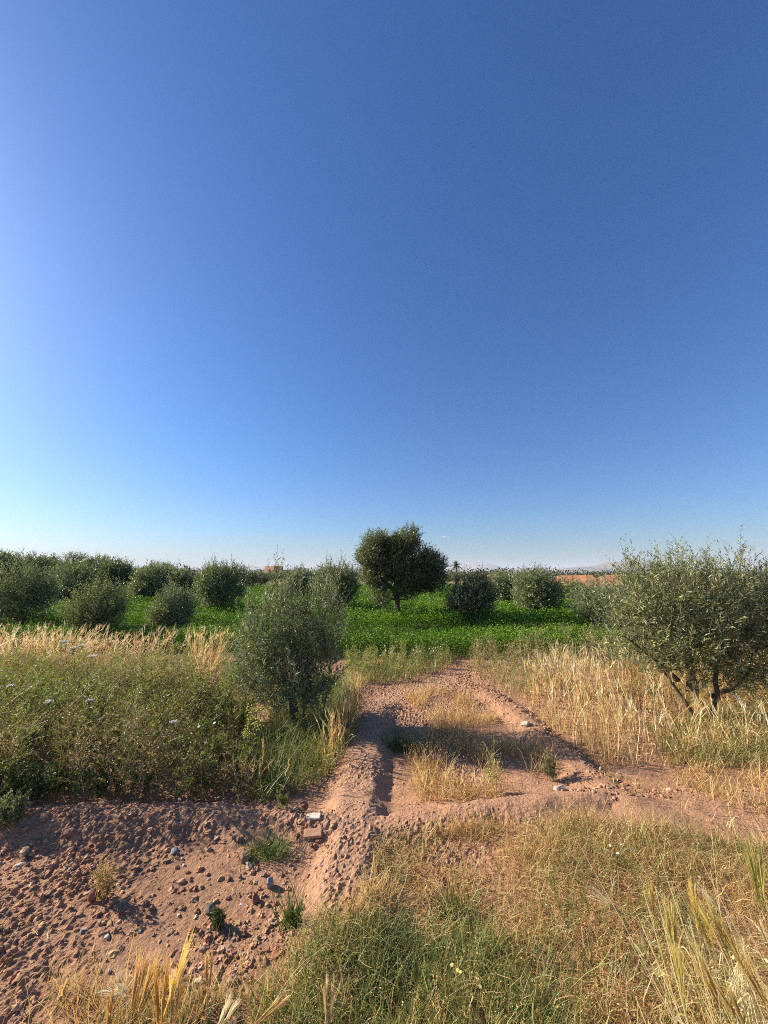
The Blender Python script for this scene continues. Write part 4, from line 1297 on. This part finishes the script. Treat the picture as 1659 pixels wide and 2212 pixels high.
    D = unit(np.column_stack([0.03 + rng.normal(size=n) * 0.1, rng.normal(size=n) * 0.1, np.ones(n)]))
    C = pick(rng, n, [(0.58, 0.42, 0.16), (0.5, 0.36, 0.12), (0.66, 0.52, 0.26)], [4, 3, 3])
    g.add(*ribbons(P, D, 0.3 + 0.38 * rng.random(n), np.full(n, 0.003), rng.normal(size=(n, 3)) * 0.06, perp(D, rng), C, C, 4, tip=0.5))
    stuff(g.obj("barley_straw", M_STRAW), "loose straw stems crowding the feet of the near barley", "straw")


near_barley()


# ------------------------------------------------------------------ mud wall, farmhouse, palms
def mud_wall():
    rng = Rg(1300)
    line = np.array([(10.2, 38.2), (10.6, 37.7), (18.6, 30.0), (27.0, 26.5), (40.0, 22.0)])
    seg = np.linalg.norm(np.diff(line, axis=0), axis=1); cum = np.r_[0, np.cumsum(seg)]
    s = np.arange(0, cum[-1], 0.12)
    x = np.interp(s, cum, line[:, 0]); y = np.interp(s, cum, line[:, 1])
    tx = np.gradient(x); ty = np.gradient(y); l = np.hypot(tx, ty); nx, ny = -ty / l, tx / l
    top = 1.47 + 0.10 * (fbm(s * 0.5, s * 0, 131, 3) - 0.5) + 0.08 * (vnoise(s * 3.1, s * 0, 132) - 0.5)
    step = np.floor(s / 3.3)
    top += 0.10 * (_hash(step, step * 0, 5) - 0.5)
    joint = (np.abs((s / 3.3) - np.round(s / 3.3)) < 0.03)
    top -= 0.14 * joint
    top -= 0.22 * ((vnoise(s * 0.8, s * 0, 135) > 0.8))
    lv = np.linspace(0, 1, 12)
    n = len(s); V = []; C = []
    base = np.array([0.40, 0.185, 0.11])
    def face(off):
        for f in lv:
            th = 0.26 - 0.07 * f
            rough = 0.035 * (fbm(s * 1.6, np.full(n, f * 5.0) + off * 7, 137, 3) - 0.5)
            dent = -0.05 * joint
            o = off * (th + rough + dent)
            V.append(np.column_stack([x + nx * o, y + ny * o, -0.1 + (top + 0.1) * f]))
            t = 0.85 + 0.35 * fbm(s * 0.9, np.full(n, f * 2.5), 139, 3)
            t = t * (1 - 0.25 * joint)
            C.append(base[None] * t[:, None])
    face(-1); face(1)
    V = np.vstack(V); C = np.vstack(C)
    m = len(lv)
    F = []
    i = np.arange(n - 1)
    for side in range(2):
        for k in range(m - 1):
            a = (side * m + k) * n + i
            F.append(np.column_stack([a, a + 1, a + n + 1, a + n]))
    a = (m - 1) * n + i; b = (2 * m - 1) * n + i
    F.append(np.column_stack([a, a + 1, b + 1, b]))
    o = mesh_obj("mud_wall", V, np.vstack(F), np.clip(C, 0.02, 0.8), M_MUD, None, False)
    tag(o, "low weathered terracotta mud wall with uneven top behind the right olives", "wall")


mud_wall()


def box(g, c, d, colr):
    V = np.array([(sx, sy, sz) for sx in (-.5, .5) for sy in (-.5, .5) for sz in (-.5, .5)]) * np.array(d) + np.array(c)
    F = np.array([(0, 1, 3), (0, 3, 2), (4, 6, 7), (4, 7, 5), (0, 4, 5), (0, 5, 1), (2, 3, 7), (2, 7, 6), (0, 2, 6), (0, 6, 4), (1, 5, 7), (1, 7, 3)])
    g.add(V, F, np.array(colr))


def farmhouse():
    y = 150.0; x = (597 - 829.5) / FPX * y
    root = empty("farmhouse", (x, y, 0))
    root.rotation_euler = (0, 0, math.radians(-28))
    P = (0.58, 0.30, 0.20)
    def part(name, boxes, parent=root):
        g = Geo()
        for c, d, k in boxes:
            box(g, c, d, k)
        return g.obj(name, M_PLASTER, parent)
    part("wall", [((-0.5, 0, 2.0), (4.4, 5.0, 4.0), P)])
    part("parapet", [((-0.5, -2.38, 4.16), (4.6, 0.3, 0.36), (0.5, 0.26, 0.18)), ((-0.5, 2.38, 4.16), (4.6, 0.3, 0.36), (0.5, 0.26, 0.18)), ((-2.65, 0, 4.16), (0.3, 4.44, 0.36), (0.5, 0.26, 0.18)), ((1.65, 0, 4.16), (0.3, 4.44, 0.36), (0.5, 0.26, 0.18))])
    part("wing", [((5.0, 0.8, 1.35), (6.5, 4.0, 2.7), (0.42, 0.25, 0.19))])
    part("roof", [((5.0, 0.8, 2.81), (6.9, 4.4, 0.18), (0.12, 0.09, 0.08))])
    part("shed_roof", [((10.5, 0.8, 2.6), (4.2, 3.6, 0.14), (0.1, 0.08, 0.07)), ((12.3, -0.8, 1.25), (0.14, 0.14, 2.5), (0.12, 0.1, 0.08)), ((12.3, 2.3, 1.25), (0.14, 0.14, 2.5), (0.12, 0.1, 0.08))])
    f = part("window", [((-0.5, -2.53, 2.6), (0.9, 0.06, 1.0), (0.35, 0.2, 0.15))])
    part("pane", [((-0.5, -2.575, 2.6), (0.7, 0.03, 0.8), (0.03, 0.035, 0.04))], f)
    part("door", [((0.95, -2.53, 1.05), (0.95, 0.06, 2.1), (0.12, 0.08, 0.05))])
    tag(root, "small pink flat-roofed farmhouse on the horizon behind the middle row of olives", "house")


farmhouse()


def palm(px, y, h, r, n, label, seed, cat="palm tree"):
    rng = Rg(seed)
    x = (px - 829.5) / FPX * y
    root = empty("palm_tree", (x, y, 0))
    g = Geo()
    c = curve(np.array([0, 0, -0.1]), np.array([0.1, 0, h]), (0.08, 0, 0), 12)
    rad = np.linspace(0.24, 0.17, 12) * (1 + 0.12 * (np.arange(12) % 2)) * r / 2.2
    V, F = tube(c, rad, 8); g.add(V, F, (0.13, 0.095, 0.06)); g.obj("trunk", M_BARK, root)
    g = Geo()
    for i in range(n):
        a = 6.283 * i / n * 2.618 + rng.random() * 0.4
        e = math.radians(80 - 105 * (i / n) + rng.normal() * 6)
        d = np.array([math.cos(a) * math.cos(e), math.sin(a) * math.cos(e), math.sin(e)])
        L = r * (0.85 + 0.3 * rng.random())
        t = np.linspace(0, 1, 9)
        P = c[-1] + d * (L * t)[:, None] + np.array([0, 0, -1.0]) * (0.45 * L * t ** 2)[:, None] * (0.5 + math.cos(e) * 0.6)
        V, F = tube(P, np.linspace(0.03, 0.008, 9) * r / 2, 4)
        colr = np.array([0.05, 0.065, 0.028]) if i < n * 0.7 else np.array([0.13, 0.10, 0.05])
        g.add(V, F, colr)
        # leaflets
        k = 34
        tt = np.linspace(0.15, 1, k)
        Q = np.column_stack([np.interp(tt, t, P[:, j]) for j in range(3)])
        tan = unit(np.gradient(Q, axis=0))
        s = unit(np.cross(tan, np.array([0, 0, 1.0])))
        for sg in (-1, 1):
            dd = unit(tan * 0.7 + s * sg * 0.8 + np.array([0, 0, -0.15]) + rng.normal(size=(k, 3)) * 0.08)
            ll = 0.24 * L * (1 - 0.6 * tt) + 0.05 * L
            g.add(*leaves(Q, dd, ll, np.full(k, 0.035 * r / 1.6), np.tile(np.array([0, 0, 1.0]), (k, 1)), np.tile(colr * (0.8 + 0.4 * rng.random()), (k, 1)), 0.2, 0.35))
    g.obj("crown", M_CROP, root)
    tag(root, label, cat, "date palms")


palm(983, 105, 3.65, 1.9, 44, "small date palm alone on the horizon, right of the tallest olive", 1401)
palm(1412, 34, 2.05, 1.0, 26, "dark palm crown showing behind the broad tree's top, nearer its left tuft", 1402)
palm(1468, 36, 2.1, 1.05, 26, "palm crown behind the broad tree's top, right of the other palm", 1403)


# ------------------------------------------------------------------ far belt of trees, hills, clouds
def far_belt():
    rng = Rg(1500); g = Geo()
    n = 16000
    y = 95 + 260 * rng.random(n) ** 1.3
    u = -1.2 + 2.4 * rng.random(n)
    x = u * y
    dens = fbm(x * 0.06, y * 0.03, 151, 3)
    hgt = 1.4 + 1.9 * sm(0.35, 0.75, dens) + 1.3 * (vnoise(x * 0.22, y * 0.1, 153) > 0.82)
    hgt = np.where(u < -0.5, hgt + 0.7, hgt) * (0.8 + y / 700)
    z = hgt * rng.random(n) ** 0.6
    P = np.column_stack([x, y, z])
    D = unit(rng.normal(size=(n, 3))); N = unit(rng.normal(size=(n, 3)) + np.array([0, 0, 1.0]))
    s = (0.5 + 0.5 * rng.random(n)) * (0.7 + y / 300)
    C = pick(rng, n, [(0.03, 0.038, 0.02), (0.045, 0.055, 0.028), (0.06, 0.065, 0.03)], [2, 2, 1])
    g.add(*leaves(P, D, s * 0.8, s * 0.5, N, C, 0.3, 0.5))
    stuff(g.obj("far_trees", M_CROP), "thin dark belt of distant trees along the horizon under the hills", "trees")


far_belt()


def range_mesh(name, u0, u1, y0, y1, prof, seed, colr, label):
    """a stretch of real hills: profile height along its crest, falling to both sides"""
    nx, ny = 420, 26
    u = np.linspace(u0, u1, nx); w = np.linspace(0, 1, ny)
    ymid = (y0 + y1) / 2
    X = np.outer(np.ones(ny), u * ymid); Y = np.outer(y0 + (y1 - y0) * w, np.ones(nx))
    crest = prof(u)
    ridge = np.sin(np.pi * w) ** 0.8
    rough = fbm(X * 0.0016, Y * 0.0016, seed, 5)
    Z = crest[None] * ridge[:, None] * (0.62 + 0.6 * rough) - 2.0
    V = np.column_stack([X.ravel(), Y.ravel(), Z.ravel()])
    i = np.arange(nx - 1); j = np.arange(ny - 1)
    a = (j[:, None] * nx + i[None]).ravel()
    F = np.column_stack([a, a + 1, a + nx + 1, a + nx])
    o = mesh_obj(name, V, F, np.array(colr), M_HILL, None, True)
    tag(o, label, "hills", None, "structure")


def U(px):
    return (px - 829.5) / FPX


def gauss(u, c, w):
    return np.exp(-((u - U(c)) / (w / FPX)) ** 2)


def bumps(u, lst):
    return sum(h * gauss(u, c, w) for c, w, h in lst)


YM = 15000.0
K = YM / FPX
range_mesh("mountains", U(-1500), U(2600), 13000, 17500,
           lambda u: K * (10.0 + 5.0 * fbm(u * 9, u * 0, 161, 4) + bumps(u, [(545, 22, 6), (590, 16, 5), (470, 40, 3), (700, 30, 4), (760, 50, 3), (1030, 26, 13), (1046, 14, 4), (1010, 20, 4), (1290, 60, 5)])), 163,
           (0.22, 0.17, 0.14), "pale blue mountain range far away along the horizon")
YH = 7500.0
K2 = YH / FPX
range_mesh("hills", U(985), U(1500), 6500, 8500,
           lambda u: K2 * (2.0 + bumps(u, [(1010, 26, 6.0), (1072, 34, 7.5), (1238, 40, 11), (1330, 45, 17), (1375, 50, 20), (1450, 60, 14), (1285, 30, 5)])), 167,
           (0.17, 0.15, 0.115), "low brown-grey hills in front of the mountains on the right")


def cloud(px, py, y, w, h, label, seed, alpha):
    rng = Rg(seed)
    u = (px - 829.5) / FPX
    v = -(py - 1106) / FPX
    d = np.array([u, CP - v * SP, SP + v * CP]); d = d / d[1] * y
    V = []; F = []; n = 0
    g = Geo()
    for i in range(16):
        V0, F0 = ICO2
        r = np.array([w * (0.10 + 0.12 * rng.random()), w * 0.2, h * (0.22 + 0.2 * rng.random())])
        c = np.array([w * 0.42 * rng.normal() * 0.6, rng.normal() * w * 0.2, h * 0.22 * rng.normal()])
        g.add(V0 * r * (1 + 0.10 * rng.normal(size=(len(V0), 1))) + c + np.array([d[0], d[1], d[2] + EYE]), F0, np.array([0.8, 0.8, 0.82]))
    m, nt, out = new_mat("cloud_vapour")
    p = nt.nodes.new("ShaderNodeBsdfDiffuse"); p.inputs["Color"].default_value = (0.85, 0.85, 0.87, 1)
    t = nt.nodes.new("ShaderNodeBsdfTransparent"); x = nt.nodes.new("ShaderNodeMixShader"); x.inputs[0].default_value = alpha
    nt.links.new(t.outputs[0], x.inputs[1]); nt.links.new(p.outputs[0], x.inputs[2]); nt.links.new(x.outputs[0], out.inputs[0])
    o = g.obj("cloud", m, None, True, tuple(d + np.array([0, 0, EYE])))
    tag(o, label, "cloud")


cloud(963, 1160, 9000, 130, 30, "tiny white cloud puff above the palm, right of the tallest olive", 1601, 0.16)

# ------------------------------------------------------------------ light, sky, air
SUN_EL = math.radians(27)
SUN_AZ = math.atan2(-0.955, 0.297)
sd = Vector((math.sin(SUN_AZ) * math.cos(SUN_EL), math.cos(SUN_AZ) * math.cos(SUN_EL), math.sin(SUN_EL)))
sun = bpy.data.lights.new("sun", "SUN"); sun.energy = 5.0; sun.angle = math.radians(0.53); sun.color = (1.0, 0.89, 0.72)
so = bpy.data.objects.new("sun", sun); so.rotation_euler = (-sd).to_track_quat("-Z", "Y").to_euler(); link(so)

w = bpy.data.worlds.new("World"); S.world = w; w.use_nodes = True
nt = w.node_tree; nt.nodes.clear()
sky = nt.nodes.new("ShaderNodeTexSky"); sky.sky_type = "NISHITA"; sky.sun_disc = False
sky.sun_elevation = SUN_EL; sky.sun_rotation = SUN_AZ
sky.altitude = 1600; sky.air_density = 1.5; sky.dust_density = 3.5; sky.ozone_density = 10.0
bg = nt.nodes.new("ShaderNodeBackground"); bg.inputs["Strength"].default_value = 0.068
wo = nt.nodes.new("ShaderNodeOutputWorld")
hs = nt.nodes.new("ShaderNodeHueSaturation"); hs.inputs["Hue"].default_value = 0.504; hs.inputs["Saturation"].default_value = 1.08
nt.links.new(sky.outputs[0], hs.inputs["Color"]); nt.links.new(hs.outputs[0], bg.inputs[0]); nt.links.new(bg.outputs[0], wo.inputs[0])


def haze():
    m, nt, out = new_mat("air")
    v = nt.nodes.new("ShaderNodeVolumePrincipled")
    v.inputs["Color"].default_value = (0.80, 0.87, 1.0, 1)
    v.inputs["Density"].default_value = 6.5e-5
    nt.links.new(v.outputs[0], out.inputs["Volume"])
    g = Geo()
    box(g, (0, 0, 208.5), (53000, 53000, 423), (1, 1, 1))
    o = g.obj("haze", m)
    tag(o, "thin pale air that fades the far mountains", "haze", None, "stuff")


haze()

cam = bpy.data.cameras.new("camera"); cam.sensor_fit = "VERTICAL"; cam.sensor_height = 36; cam.sensor_width = 27
cam.lens = FPX / 2212 * 36; cam.clip_start = 0.05; cam.clip_end = 80000
co = bpy.data.objects.new("camera", cam); co.location = (0, 0, EYE); co.rotation_euler = (math.pi / 2 + PITCH, 0, 0)
link(co); S.camera = co

S.view_settings.view_transform = "Standard"; S.view_settings.look = "None"
S.view_settings.exposure = 1.2; S.view_settings.gamma = 1.0
S.cycles.max_bounces = 6; S.cycles.diffuse_bounces = 2; S.cycles.glossy_bounces = 2
S.cycles.transmission_bounces = 4; S.cycles.transparent_max_bounces = 8; S.cycles.volume_bounces = 0
S.cycles.use_adaptive_sampling = False
S.cycles.use_denoising = False
S.cycles.filter_width = 1.0
S.cycles.denoiser = "OPENIMAGEDENOISE"; S.cycles.denoising_input_passes = "RGB_ALBEDO_NORMAL"; S.cycles.denoising_prefilter = "ACCURATE"
S.cycles.sample_clamp_indirect = 6
